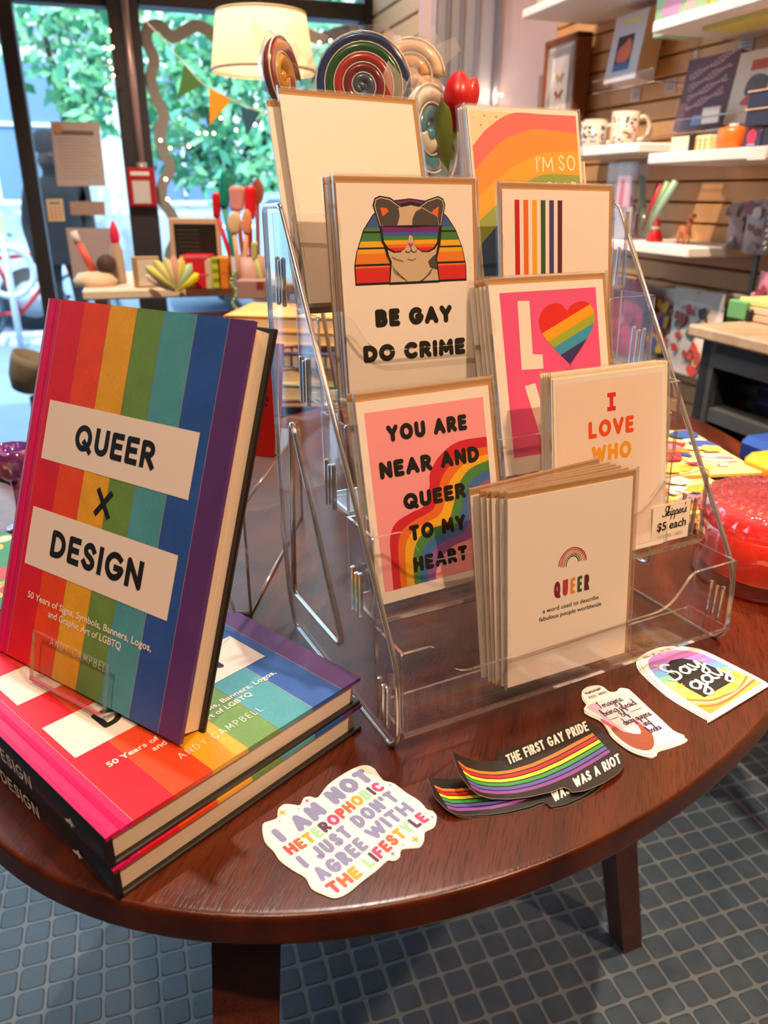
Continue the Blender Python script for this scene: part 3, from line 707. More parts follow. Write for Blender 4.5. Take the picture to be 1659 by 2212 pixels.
def art_love(m):
    m.flat(mm([(8.5, 13), (100.2, 13), (100.2, 136), (8.5, 136)]), Z1, P('e6558c', .5, var=.01))
    L = P('f6e7d8', .5, var=0)
    m.flat(mm([(24, 129.5), (35, 129), (34, 89.3), (43.2, 88.3), (42.9, 77.7), (22.5, 78.4)]), Z2, L)
    m.flat(mm([(24, 66), (34, 67.5), (44, 30), (54, 67), (64, 66), (50, 14.5), (38, 14.5)]), Z2, L)
    H = cat([(69.9, 120), (65, 124.6), (56.5, 125.8), (47, 121.6), (42.4, 113), (44.5, 104), (54.5, 92.3), (69.1, 78.5), (69.3, 78.5), (84.5, 93.3), (95.4, 107), (97, 117), (91, 124.6), (81, 125.6), (74, 123)], 4, True)
    sl = (122-104)/(90.1-44); rot = math.atan(sl); ca, sa = math.cos(-rot), math.sin(-rot)
    Hr = [(x*ca-y*sa, x*sa+y*ca) for x, y in H]
    lim = [999] + [(-x*math.sin(rot)+y*math.cos(rot)) for x, y in ((44, 104), (48.9, 97.3), (54.1, 92.5), (60, 86.2))] + [-999]
    for i, c in enumerate(('dc1f1f', 'f2a51c', '9db02c', '2f9ac2', '2d2768')):
        q = clipy(Hr, lim[i+1], lim[i])
        if q: m.flat(mm([(x*ca+y*sa, -x*sa+y*ca) for x, y in q]), Z2, P(c, .5, var=.01))
def art_stripe(m):
    for i, c in enumerate(('c4161f', 'ea6c1c', 'eeb01f', '33552c', '3a3a78', '571430')):
        x = 12.8+8.3*i; m.flat(mm([(x, 80), (x+4.5, 80), (x+4.5, 134.4), (x, 134.4)]), Z1, P(c, .5, var=0))
def art_glad(m):
    m.flat(mm([(3, 3), (105.6, 3), (105.6, 138.8), (3, 138.8)]), Z1, P('f2dcb2', .5, var=.01))
    cv = [[(3, 112.5), (18.7, 126.7), (42, 138.3), (70, 138.8), (105.6, 138.8)], [(3, 94.3), (28.5, 115.7), (48, 123.5), (66.8, 127.1), (105.6, 125)], [(3, 74), (37.7, 96.7), (55, 104), (71.7, 109.1), (105.6, 111)],
          [(3, 56), (18.6, 67), (44.3, 82.6), (70.1, 92), (105.6, 91.5)], [(3, 38), (22, 54.1), (45, 68), (72, 74), (105.6, 73)], [(3, 3), (22, 3), (45, 3), (72, 3), (105.6, 3)]]
    cs = [cat(c, 5) for c in cv]
    for i, c in enumerate(('f2706a', 'f7963e', 'f3ac36', '93a552', '3a5a84')):
        a, b = cs[i], cs[i+1]
        for j in range(len(a)-1): m.flat(mm([a[j], a[j+1], b[j+1], b[j]]), Z2, P(c, .5, var=.015))
    T_ = P('fbf1d8', .5, var=0)
    write(m, "I'M", .062, .079, .0940, .0118, Z3, T_, .11, .14); write(m, 'SO', .0845, .1015, .0952, .0122, Z3, T_, .11, .2); write(m, 'GLAD', .070, .102, .0735, .013, Z3, T_, .11, .2)
    for x in (61.2, 65.6): pass
    for x, y in ((5.6, 133.7), (16.2, 135.6), (27.1, 135.2), (20.3, 130.5), (12.3, 128.4), (6.2, 122.5)): m.flat([(a/C2, b/C2) for a, b in star(x, y, .9 if x in (16.2, 27.1, 12.3) else .45, .5)], Z2, P('a5743a', .5))
def art_begay(m):
    K = BLACK
    dome = [(11.2, 78.2), (11.2, 91), (13.4, 99.7), (19.5, 113.9), (27.3, 123.6), (34.8, 129), (45, 132.8), (57, 134), (69, 132.6), (79, 128.6), (87, 122), (93.5, 113.5), (98.8, 101.2), (101.6, 89), (101.6, 78.2)]
    cx = 56.4; big = [(cx+(x-cx)*1.018, 105+(y-105)*1.026) for x, y in dome]
    m.flat(mm(big), Z1, K)
    for lo, hi, c in ((79, 89, 'd62a28'), (89, 90.2, 'ea7a2c'), (91.6, 98.4, 'e8802a'), (98.4, 101.4, 'eeae28'), (102.6, 106.6, 'eeb42a'), (106.6, 112, '3f7f45'), (113.2, 115.6, '49854c'), (115.6, 125, '3c5a9c'), (125, 134, '6a2a68')):
        q = clipy(dome, lo, hi)
        if q: m.flat(mm(q), Z2, P(c, .5, var=.01))
    earL = [(29.6, 129.5), (30.6, 133.2), (34, 134.2), (40.3, 133), (48, 128.5), (47, 116), (34, 113)]; earR = [(83.6, 129.5), (82.6, 133.2), (79, 134.2), (71.2, 131.8), (64.5, 128), (67, 114), (79.8, 113)]
    face = [(33.5, 116), (35.6, 107), (37.8, 97), (39.8, 92.5), (37.8, 78.7), (77.9, 78.7), (76.4, 91.3), (75.8, 95), (78.4, 104), (80.4, 115), (78.6, 123), (67, 128.5), (57.2, 130.2), (48, 128.6), (36, 123.6)]
    def grow(pts, s): 
        gx = sum(a for a, _ in pts)/len(pts); gy = sum(b for _, b in pts)/len(pts)
        return [(gx+(a-gx)*(1+s/max(6, abs(a-gx)+abs(b-gy))), gy+(b-gy)*(1+s/max(6, abs(a-gx)+abs(b-gy)))) for a, b in pts]
    CR = P('cdb797', .5, var=.01); GR = P('4b4642', .5, var=.02); OR = P('ee6a2a', .5, var=0)
    for q in (earL, earR): m.flat(mm(grow(q, 3.2)), Z2+.00003, K)
    m.flat(mm([(x, y) for x, y in grow(face, 2.6)]), Z2+.00004, K)
    for q in (earL, earR): m.flat(mm(grow(q, 1.7)), Z3, CR)
    for q in (earL, earR): m.flat(mm(grow(q, .6)), Z3+.00002, K); m.flat(mm(q), Z3+.00004, GR)
    m.flat(mm(face), Z4, CR)
    m.flat(mm([(32.8, 128.6), (37.6, 128.4), (41, 124.4), (39.6, 121.5), (38, 117.5), (35.2, 119.4)]), Z4, OR); m.flat(mm([(80.2, 129.4), (75, 126.5), (72.4, 121.6), (75.6, 117.4), (78.6, 120)]), Z4, OR)
    m.flat(mm([(34, 114), (34.4, 123), (40, 126.5), (47.2, 128), (47.8, 123), (46, 118), (43.6, 114)]), Z5, GR); m.flat(mm([(57.5, 114), (58, 121), (61, 126), (66, 128.3), (78.5, 122.5), (80, 114)]), Z5, GR)
    m.flat(mm([(76, 97), (76.2, 91.5), (77, 86), (71, 88), (69.5, 92), (73, 95)]), Z5, GR)
    LL = [(33.4, 114.6), (34.4, 106), (38, 101.6), (43, 99.4), (48.5, 100), (52.4, 103.2), (54.3, 109.6), (55.9, 111), (57.6, 109.6), (59.4, 102.8), (63.5, 99.8), (69, 99.2), (74, 101), (77.4, 105), (79.4, 114.6)]
    G = LL + [(80.4, 116), (57, 115.2), (32.4, 116)]
    m.flat(mm(grow(G, 2.0)), Z5+.00003, K)
    for lo, hi, c in ((99, 102, 'd8322c'), (102, 104.2, 'e8762c'), (104.2, 107, 'efb42c'), (107, 109.6, '4a8a44'), (109.6, 112.2, '3e63ae'), (112.2, 116.2, '7a2a80')):
        for part in (G,):
            q = clipy(part, lo, hi)
            if q: m.flat(mm(q), Z6, P(c, .4, var=0))
    m.flat(mm([(54.6, 109.4), (55.9, 110.4), (57.2, 109.4), (58.4, 104.6), (55.8, 102), (53.4, 104.6)]), Z6+.00003, CR)
    m.flat(mm([(53.4, 104.8), (58, 104.8), (55.7, 101.8)]), Z6+.00006, P('d83a40', .5))
    lw = lambda pts, w=.45: stroke(lambda P_: m.flat(P_, Z6+.00009, K), mm(pts), w/C2)
    lw([(55.7, 101.8), (55.7, 100), (53.6, 98.6), (51.4, 99.2)]); lw([(55.7, 100), (57.8, 98.6), (60, 99.2)]); lw([(52.5, 94.2), (56, 93.2), (59.5, 94.4)], .3)
    for i in range(7): lw([(40+i*1.4, 90-i*1.5), (42+i*1.6, 84-i*.8)], .3); lw([(73-i*1.2, 88-i*1.4), (70.5-i*1.4, 83-i*.7)], .3)
    for i in range(4): lw([(40+i*2.2, 96-i*.8), (42.5+i*2.2, 94.2-i*.6)], .3)
    for x, y in ((50, 101), (51.5, 100), (61, 101), (60, 100)): lw([(x, y), (x+.2, y)], .5)
    write(m, 'BE GAY', .0243, .0885, .0482, .0125, Z1, K, .32, .10); write(m, 'DO CRIME', .0132, .0994, .0240, .0122, Z1, K, .32, .10)
RW = lambda n, d: [(-.25*d*i, 0, -d*i, 0) for i in range(1, n+1)]
packet('queer', 0, 'white card with small rainbow over the word QUEER, front of the lowest tier', (.0888, .4588, .0243), .4427, .1076, -.0082, .1097, .1443, 0, .1062, .139, KRAFT, art_queer,
    [(-2.5, 0, -3.6, .008), (-5, .2, -7, .02), (-6, .3, -9.5, .03), (-7.5, .5, -13, .036), (-9.5, 1.0, -19, .054)], 'white card on kraft envelope stacked behind the QUEER word card', 'cards on the lowest tier')
packet('near', 0, 'pink card reading YOU ARE NEAR AND QUEER TO MY HEART, second tier left', (-.0024, .4649, .0869), .5091, .2438, -.0011, .1098, .1445, -.0005, .107, .139, KRAFT, art_near,
    [(-.6, .6, -4, 0), (-1.0, .4, -8.5, .004)], 'card on kraft envelope tucked behind the pink YOU ARE NEAR card', 'cards on the second tier left')
packet('who', 0, 'blush card reading I LOVE WHO in red, orange and yellow letters', (.1296, .5214, .0869), .4547, .1624, -.0095, .1106, .1455, .0012, .1066, .142, CREAM, art_who,
    [(-.2, .2, -2.4, 0), (-.5, .4, -4.8, 0), (-.8, .3, -7.2, 0), (-1.2, .6, -10.5, 0)], 'card with cream envelope stacked behind the I LOVE WHO card', 'cards on the second tier right')
packet('love', 0, 'hot pink card with a rainbow heart as the O after a big L', (.0932, .5537, .1496), .4736, .2636, -.0036, .1117, .147, -.0005, .1085, .142, KRAFT, art_love,
    [(-1.4, .2, -4, 0), (-2.6, .3, -7.5, .003), (-3.6, .2, -11.5, 0), (-5.0, .3, -17.5, .002)], 'card on kraft envelope stacked behind the pink rainbow heart card', 'cards on the third tier')
packet('begay', 0, 'white card with a cat in rainbow sunglasses reading BE GAY DO CRIME', (-.0253, .5424, .2122), .4815, .1402, .0017, .1131, .1488, .0006, .1086, .1442, KRAFT, art_begay,
    [(-1.2, 0, -3, .002), (-2.0, .2, -5.5, 0), (-3.8, .3, -9.5, 0)], 'card on kraft envelope tucked behind the sunglasses cat card', 'cards on the fourth tier left')
packet('stripe', 0, 'white card with six thin vertical rainbow stripes on a kraft envelope', (.094, .6038, .2122), .4902, .1528, .0107, .1114, .1465, .0014, .106, .1418, KRAFT, art_stripe,
    [(.2, .4, -3, 0)], 'card on kraft envelope directly behind the six stripe card', 'cards on the fourth tier right')
packet('blank', 0, 'plain blank white card on kraft envelope at the top left of the rack', (-.0542, .5707, .2749), .5282, .2992, .0091, .1127, .1482, -.001, .1095, .1436, KRAFT, None,
    [(-6.5, -6, -7, .004)], 'blank white card leaning behind the top left plain card', 'cards on the top tier left')
packet('glad', 0, "rainbow arch card reading I'M SO GLAD at the top right of the rack", (.078, .6404, .2749), .445, .2695, -.0029, .1087, .143, .0008, .1075, .1412, P('efe0cb', .6, var=.02), art_glad,
    [(-.6, .3, -2.6, 0), (-1.4, .6, -5.2, .002), (-2.2, .6, -7.6, 0)], "card stacked behind the rainbow arch I'M SO GLAD card", 'cards on the top tier right')

R_ = RZ(.445) @ RX(-.2695)
MG = frame((.078, .6404, .2749+TZ), R_ @ Vector((1, 0, 0)), R_ @ Vector((0, 0, 1)), R_ @ Vector((0, -1, 0))) @ T3(.0165, -.004, -.014)
m = MB(); m.box((.0535, .056, -.0006), (.107, .112, .0011), P('efd9b4', .6, var=.02))
m.flat(mm(cat([(93, 88), (97, 97), (99, 101), (101, 97), (103, 98), (104, 92), (102, 80), (100, 66), (94, 66)], 3, True)), .0001, BLACK)
tag(m.build('greeting_card', None, MG), "cream card with a black animal drawing peeking out right of the I'M SO GLAD card", 'greeting card')

# ------------------------------------------------------------------ stickers on the table
STK = P('f3f1ea', .4, var=.01, coat=.15)
def sticker(name, label, c, ang, outline, art, layers, blabel, group, th=.00035):
    ol = mm(cat(outline, 3, True))
    M = T3(c[0], c[1], TZ+.0001+th*len(layers)) @ RZ(ang)
    m = MB(); m.prism(ol, 0, th, STK)
    art(m, th)
    o = m.build('sticker', None, M); tag(o, label, 'sticker', group)
    p = None
    for i, (dx, dy, da) in enumerate(layers):
        m = M @ T3(dx/1000, dy/1000, -th*(i+1)) @ RZ(da)
        if p is None:
            q = MB(); q.prism(ol, 0, th, STK); p = q.build('sticker', None, m); tag(p, blabel, 'sticker', group)
        else:
            d = p.copy(); COL.objects.link(d); d.matrix_world = m
S1 = [(-37.9, 36.3), (-32.7, 35.7), (-28.2, 34.8), (-24, 39.7), (-18.8, 41), (-15, 37.4), (-11.9, 33.6), (-6.5, 36.7), (-2.8, 35.1), (.3, 31.2), (11.9, 35.3), (25.7, 36.1), (38, 34.6), (43.2, 29.7), (41.8, 22.9), (40.1, 14.5), (43.2, 7.7), (43.1, -3.6), (44, -13.7), (42.2, -22), (43.9, -26.2), (40.7, -30.2), (34.9, -33.3), (28.6, -32.3), (23.9, -36.1), (18.5, -38.2), (14.4, -35.9), (9, -32.4), (4.7, -35.4), (.5, -35.3), (-2.4, -32.6), (-11.7, -33.5), (-21, -33.4), (-32.6, -33.7), (-39.5, -31.4), (-42.4, -25.8), (-44.8, -18), (-42.7, -10), (-44.5, -1), (-45.6, 9.1), (-44.1, 17), (-43.6, 26)]
LV, RD, RO, OG, GN, PU, PK = [P(c, .5, var=.01) for c in ('8186b5', 'ee4a4a', 'f0643c', 'f3a02c', '9ccfa6', '54304f', 'ee3c78')]
def art_s1(m, th):
    z = th+.0001
    wv = lambda x, y: (x, y + .0016*math.sin(x*70))
    write(m, 'I', -.038, -.032, .0175, .0125, z, LV, .34, .1, wave=wv); write(m, 'AM', -.0255, -.003, .0175, .0135, z, LV, .32, .08, wave=wv); write(m, 'NOT', .004, .0375, .0175, .0135, z, LV, .32, .08, wave=wv)
    a = (RD, RO, OG, GN, PU, PK, RD, RO, OG, GN, PU, PK); write(m, 'HETEROPHOBIC', -.040, .0365, .0065, .0088, z, lambda i: a[i], .27, .08, wave=wv)
    write(m, 'I', -.0395, -.0355, -.0065, .0108, z, LV, .3, wave=wv); write(m, 'JUST', -.030, -.0035, -.0065, .0108, z, LV, .27, .08, wave=wv); write(m, "DON'T", .002, .0365, -.0065, .0108, z, LV, .27, .08, wave=wv)
    write(m, 'AGREE', -.0385, -.003, -.0195, .0108, z, LV, .27, .08, wave=wv); write(m, 'WITH', .002, .0365, -.0195, .0108, z, LV, .27, .08, wave=wv)
    b = (RD, RO, OG, OG, GN, PU, PK, RD, RO, OG, GN, PU, PK); write(m, 'THE', -.0395, -.0185, -.0305, .0088, z, lambda i: b[i], .29, .08, wave=wv); write(m, 'LIFESTYLE', -.0135, .0375, -.0305, .0088, z, lambda i: b[4+i] if i < 9 else PK, .27, .08, wave=wv)
    for x, y, r, c in ((-23.5, 36, 3.4, OG), (-6.5, 33.5, 2.3, PK), (-14.5, 31.5, 1.2, LV), (-29, 31.5, 1.2, LV), (-35.5, 31.5, 1.5, GN), (39, -24, 1.6, GN), (33, -27.5, 1.4, LV), (20, -34, 3.4, OG), (12, -32, 1.3, LV), (3, -32.6, 2, PK)): m.flat(mm(star(x, y, r, .3)), z, c)
    for x, y in ((40.5, 8), (40, -29)): m.flat(mm(arc(x, y, .8, .8, 0, 330, 8)), z, LV)
sticker('s1', 'white die-cut sticker of bubbly lavender and bright letters nearest the table edge', (-.0185, .3526), .7658, S1, art_s1, [(-.6, -.8, .008), (.5, -1.0, -.01)], 'white sticker peeking out beneath the bubbly lettered sticker', 'lettered die-cut stickers')
BMK = [(-7.8, 35.6), (.4, 38.3), (8.9, 35.9), (10.8, 31.5), (10.6, 26), (15.2, 23.7), (21, 25.7), (25.1, 22.7), (25.7, 18.2), (22.2, -2.9), (20.8, -13.7), (18.3, -29.5), (20.9, -36.8), (15.8, -38.8), (4.1, -38.5), (-6.7, -37.4), (-10.9, -39.7), (-16.7, -39.3), (-22.3, -31.5), (-24.1, -21.5), (-23.5, -11.4), (-20.7, -4.5), (-18.2, 4.1), (-21.1, 13.2), (-21.1, 18.3), (-14.4, 22.7), (-12.1, 29.6)]
def art_bm(m, th):
    z = th+.0001; e = .00012; pg = P('efe0ea', .45, var=.02); sk = P('9a5138', .5, var=.05); nail = P('f2607c', .3); ink = P('2c2350', .5, var=0)
    m.flat(mm([(-18, 19), (22, 21.5), (20, 4), (17.5, -12), (15.5, -29), (17.5, -35.5), (-8, -34.5), (-17, -12), (-15, 5)]), z, pg)
    m.flat(mm(cat([(-18, 18), (-9, 19.5), (-12, 6), (-13, -6), (-9, -24), (-16, -16), (-17, 0), (-16, 8)], 4, True)), z+e/2, P('d9b5dd', .45))
    m.flat(mm(cat([(-17.5, -5), (-15.5, -6), (-14, -14), (-7, -21), (-3, -20), (.5, -13.5), (3, -14), (2.5, -24), (-2, -31), (-8, -36), (-14, -36.5), (-20, -30), (-21.5, -20), (-20.5, -11)], 4, True)), z+e, sk)
    m.flat(mm(cat([(-18, 4), (-16, -6), (-18.5, -7), (-19.4, -1)], 3, True)), z+2*e, nail); m.flat(mm(cat([(1.6, -7), (3.4, -13.6), (.2, -13.4)], 3, True)), z+2*e, nail)
    for i, (t, x0, x1, y) in enumerate((('Imagine', -10, 12, 12.5), ('being afraid', -13.5, 18, 4.5), ('of', -2.5, 3.5, -2.2), ('drag queens', -7.5, 18, -10), ('and', 4, 11, -17.2), ('books', 2, 13, -24.5))):
        write(m, t, x0/1000, x1/1000, y/1000, .0072, z+3*e, ink, .075, 0, LOWER)
    for a, b in ((-14, -5), (6, 17)): m.flat(mm([(a, -.6), (b, -.6), (b, -.2), (a, -.2)]), z+3*e, ink)
    random.seed(3)
    for i in range(46):
        x, y = random.uniform(-10, 18), random.uniform(-33, 19)
        m.flat(mm(arc(x, y, .32, .32, 0, 300, 5)), z+1.5*e, P(random.choice(('f2a24c', '2c2350', 'f07fa0', '9a8ac8')), .5, var=0))
    write(m, 'PEEL HERE', -.0085, .0085, .0255, .0026, z, ink, .17, .2, UP, 'square')
    stroke(lambda P_: m.flat(P_, z+znext(), ink), [(-.0075+.0148*i/60, .0318+.0012*math.sin(i*1.1)+.0004*math.sin(i*.37)) for i in range(61)], .00045)
def art_bm_fix(m, th): art_bm(m, th)
sticker('bm', 'white bookmark sticker of a hand holding a lilac page with purple script', (.174, .4589), .4897, BMK, art_bm, [(-1.2, -1.6, .012), (.4, -2.6, -.01)], 'white bookmark sticker beneath the one with purple script', 'bookmark stickers', .0006)
SGO = [(29.7, -41.6), (-36, -41.6), (-39.1, -39.4), (-39.6, -30.2), (-38.5, -6.1), (-31, 18.8), (-26.1, 29.5), (-18.4, 37), (-6.8, 40.6), (7.8, 40.6), (20.2, 35.6), (30.4, 27), (36.6, 15.5), (37.3, -10.4), (37, -32.6), (36, -39), (34.5, -41.3)]
def art_sg(m, th):
    z = th+.0001; e = .00012
    inner = cat([(32.5, -36.5), (-34.5, -36.5), (-34.2, -20), (-32, 0), (-27.4, 16), (-21.5, 26.5), (-14, 33), (-4, 35.5), (7, 35), (17, 31), (26, 22.5), (31, 13), (32.4, -8), (32.6, -30)], 1, True)
    stops = ['f29a3a', 'f4a83c', 'f6c24a', 'f4d75c', 'e9e070', 'bfe08a', '86cfb0', '6fa8d8', '8a86d6', 'b07fd4', 'd986cc', 'ee8fc0']
    for i, c in enumerate(stops):
        q = clipy([(x*.94-y*.342, x*.342+y*.94) for x, y in inner], -46+7.0*i, -46+7.0*(i+1)) if i < 11 else clipy([(x*.94-y*.342, x*.342+y*.94) for x, y in inner], 31, 60)
        if q: m.flat(mm([(x*.94+y*.342, -x*.342+y*.94) for x, y in q]), z, P(c, .45, var=.03))
    for j, c in enumerate(('f7e07a', 'f07a3c', 'f7c9a0', 'ee6a4c')):
        pts = cat([(-33, -12-j*5), (-20, -24-j*3), (-4, -28-j*2), (10, -30-j), (31, -22-j*3)], 5); stroke(lambda P_: m.flat(P_, z+e*(1+.1*j), P(c, .45)), mm(pts), .0018)
    blk = cat([(20.5, -22.5), (-20.5, -22.5), (-21, -2), (-17, 12), (-9, 20), (1, 22.5), (11, 19), (18, 10), (21, -4)], 1, True)
    m.flat(mm(blk), z+2*e, BLACK)
    for x, y, r in ((-22, -3, 3.4), (23, -9, 4.4), (26, -20, 5), (-16, 24, 2.6), (12, -26, 3.4), (22, 8, 2.2)): m.flat(mm(star(x, y, r, .45, 5, .3)), z+3*e, P('f4c52c', .4))
    m.flat(mm(star(-14, 13, 5, .16, 4, .2)), z+3*e, P('fbf3d8', .4))
    Wm = P('f8f5ef', .4, var=0)
    write(m, 'Say', -.023, .019, .003, .019, z+4*e, Wm, .12, 0, LOWER); write(m, 'gay', -.018, .025, -.014, .019, z+4*e, Wm, .12, 0, LOWER)
sticker('sg', 'arched pastel rainbow sticker with white script on black, at the right table edge', (.2443, .5102), .6135, SGO, art_sg, [(-1.8, .4, .01), (-3.0, 1.4, .02)], 'white-edged arched sticker beneath the one with white script', 'arched stickers', .0006)

# curled flag stickers
def px7(x, y): return (x/2.186+900, y/2.186+1350)
def lift(x): return .0042 + .020*max(0, min(1, (430-x)/270))**2
def S7(x, y, dz=0): return on_z(*px7(x, y), lift(x)+dz)
BK = P('1b1817', .38, coat=.3, var=.02)
def resamp(pts, n):
    L = [0]
    for a, b in zip(pts, pts[1:]): L.append(L[-1]+math.dist(a, b))
    out = []; k = 0
    for i in range(n+1):
        t = L[-1]*i/n
        while k < len(L)-2 and L[k+1] < t: k += 1
        u = (t-L[k])/max(1e-9, L[k+1]-L[k]); out.append((pts[k][0]+(pts[k+1][0]-pts[k][0])*u, pts[k][1]+(pts[k+1][1]-pts[k][1])*u))
    return out
lo = resamp([(200, 700), (245, 762), (290, 800), (350, 819), (440, 821), (540, 809), (640, 786), (690, 765), (712, 768), (735, 790), (800, 780), (880, 746), (950, 702), (976, 670), (982, 640)], 44)
up = resamp([(165, 595), (210, 618), (270, 640), (330, 645), (385, 640), (388, 612), (400, 592), (500, 566), (600, 526), (700, 481), (770, 456), (810, 453), (850, 475), (900, 520), (960, 588)], 44)
def ctr(P_): c = Vector((0, 0, 0)); [c.__iadd__(p) for p in P_]; return c/len(P_)
base = on_z(*px7(600, 650), 0); base.z = TZ
inv = T3(*base).inverted()
m = MB(inv); th = .0005
ee = P('e9e4dc', .5)
for i in range(44):
    for j in range(4):
        f = lambda k, t: (lo[k][0]+(up[k][0]-lo[k][0])*t, lo[k][1]+(up[k][1]-lo[k][1])*t)
        q = [S7(*f(i, j/4)), S7(*f(i+1, j/4)), S7(*f(i+1, (j+1)/4)), S7(*f(i, (j+1)/4))]
        m.poly(q, BK); m.poly([v - EZ*th for v in reversed(q)], ee)
    for e_, rv in ((lo, 0), (up, 1)):
        a, b = S7(*e_[i]), S7(*e_[i+1]); q = [a - EZ*th, b - EZ*th, b, a]; m.poly(q[::-1] if rv else q, ee)
for k in (0, 44):
    a, b = S7(*lo[k]), S7(*up[k]); q = [b-EZ*th, a-EZ*th, a, b]; m.poly(q if k == 0 else q[::-1], ee)
top = resamp([(192, 637), (230, 668), (290, 686), (360, 692), (440, 683), (540, 653), (640, 608), (740, 555), (828, 508)], 30)
bot = resamp([(262, 772), (310, 795), (380, 802), (470, 797), (560, 778), (640, 752), (740, 708), (830, 657), (918, 602)], 30)
for s_, c in enumerate(('ef7f3a', 'd92a2e', 'ece03a', '3f9a48', '5a5fb0', '8a4a9c')):
    t0, t1 = s_/6+.022, (s_+1)/6-.022
    for i in range(30):
        g = lambda k, t: (top[k][0]+(bot[k][0]-top[k][0])*t, top[k][1]+(bot[k][1]-top[k][1])*t)
        m.poly([S7(*g(i, t0), .00012), S7(*g(i, t1), .00012), S7(*g(i+1, t1), .00012), S7(*g(i+1, t0), .00012)], P(c, .4, coat=.2, var=.01))
class PXW:                                                  # lettering laid on the sticker's surface
    def __init__(s, p00, p10, p01): s.o, s.a, s.b = p00, (p10[0]-p00[0], p10[1]-p00[1]), (p01[0]-p00[0], p01[1]-p00[1])
    def flat(s, pts, z, mt): m.poly([S7(s.o[0]+s.a[0]*x+s.b[0]*y, s.o[1]+s.a[1]*x+s.b[1]*y, .00024+z) for x, y in pts], mt)
WT = P('f4f1ea', .4, var=0)
def letter_run(txt, p00, p10, p01, asp):
    w = .2; ls, tot = letters(txt, UP, w, .13, asp); L = math.dist(p00, p10); H = math.dist(p00, p01); k = PXW(p00, p10, p01)
    for i, st in ls:
        for s in st:
            q = [(px/tot, w/2+py*(1-w)) for px, py in s]
            # work in pixel-true proportions, then map back
            q2 = [(x*L, y*H) for x, y in q]; stroke(lambda P_: k.flat([(x/L, y/H) for x, y in P_], znext(), WT), q2, w*H*.9, 'square')
letter_run('THE FIRST GAY PRIDE', (437, 660), (815, 498), (418, 615), .62)
letter_run('WAS A RIOT', (753, 770), (968, 650), (735, 725), .62)
top_s = m.build('sticker', None, T3(*base)); tag(top_s, 'black rainbow flag sticker with curled corner reading THE FIRST GAY PRIDE, topmost', 'sticker', 'flag stickers')
ux = (S7(800, 500) - S7(500, 660)); ux.z = 0; ux.normalize(); uy = Vector((-ux.y, ux.x, 0))
for (dx, dy, dz, ra, sz, lab) in ((-.0185, .001, -.0012, .02, .55, 'black rainbow flag sticker sticking out to the left under the curled one'), (-.017, -.0005, -.0020, .012, .45, 'black flag sticker in the pile beneath the curled flag sticker'), (-.0155, -.0022, -.0026, .0, .35, 'black flag sticker in the pile beneath the curled flag sticker')):
    d = top_s.copy(); COL.objects.link(d); d['label'] = lab
    d.matrix_world = T3(*(base + ux*dx + uy*dy + EZ*(dz*.8+.0001))) @ RZ(ra) @ Matrix.Diagonal((1, 1, sz, 1))

# ------------------------------------------------------------------ red glass candle jar with lid
CG = clear('red_pressed_glass', (.99, .50, .42), .10, 2.2, (1, .85, .8), .05, .08, (.96, .40, .32))
CG2 = clear('red_glass_foot', (.95, .30, .28), .14, 2.5, (1, .8, .75), .06, .35, (.85, .06, .06))
LG = clear('rose_lid_glass', (.97, .46, .48), .12, 2.0, (1, .85, .85), .04, .16, (.82, .28, .33))
cr = .068
cj = thing('candle_jar', 'red pressed glass candle jar with faceted lid at the right of the rack', 'candle', T3(.377, .684, TZ))
m = MB(); m.lathe([(0, 0), (cr-.004, 0), (cr-.001, .003), (cr+.001, .008), (cr-.001, .014), (cr, .018), (cr, .055), (cr-.002, .060), (cr-.006, .060), (cr-.006, .016), (0, .012)], CG, 96, wob=lambda i, n, z: 1+(.014*abs(math.sin(i*PI/4)) if .016 < z < .057 else .012*math.sin(i*PI/6+z*200) if z < .016 else 0)); m.build('jar', cj)
m = MB(); m.lathe([(0, .0145), (cr-.0075, .0145), (cr-.0075, .046), (0, .045)], P('f0622e', .5, emit=.5, var=.08), 48); m.build('wax', cj)  # wax made to emit, so the jar's orange glow sits in its material
m = MB(); m.lathe([(0, .082), (.012, .0825), (.03, .0835), (cr-.010, .084), (cr-.002, .081), (cr+.001, .076), (cr, .062), (cr-.003, .0605), (cr-.004, .062), (cr-.005, .075), (cr-.012, .079), (0, .078)], LG, 96, wob=lambda i, n, z: 1+.016*((i//2) % 2)*(1 if z < .0845 else 0) - .01*((i+int(z*900)) % 3 == 0))
random.seed(11)
for k in range(7):
    r = .006+.0085*k; n = max(4, int(2*PI*r/.0085))
    for i in range(n):
        a = 2*PI*i/n+k*.4; x, y = r*math.cos(a), r*math.sin(a)
        if r < cr-.008: m.add([(x+.0038, y, .0838), (x, y+.0038, .0838), (x-.0038, y, .0838), (x, y-.0038, .0838), (x, y, .0868)], [(0, 1, 4), (1, 2, 4), (2, 3, 4), (3, 0, 4)], LG)
for i in range(40):
    a = 2*PI*i/40; b = a+PI/40; rr = cr+.0012
    c1, c2 = Vector((rr*math.cos(a-PI/40), rr*math.sin(a-PI/40), .0685)), Vector((rr*math.cos(b), rr*math.sin(b), .0685)); tpt = Vector((rr*math.cos(a), rr*math.sin(a), .0755)); bt_ = Vector((rr*math.cos(a), rr*math.sin(a), .0625)); o_ = Vector(((rr+.0028)*math.cos(a), (rr+.0028)*math.sin(a), .0685))
    m.add([c1, bt_, c2, tpt, o_], [(0, 1, 4), (1, 2, 4), (2, 3, 4), (3, 0, 4)], LG)
m.build('lid', cj)

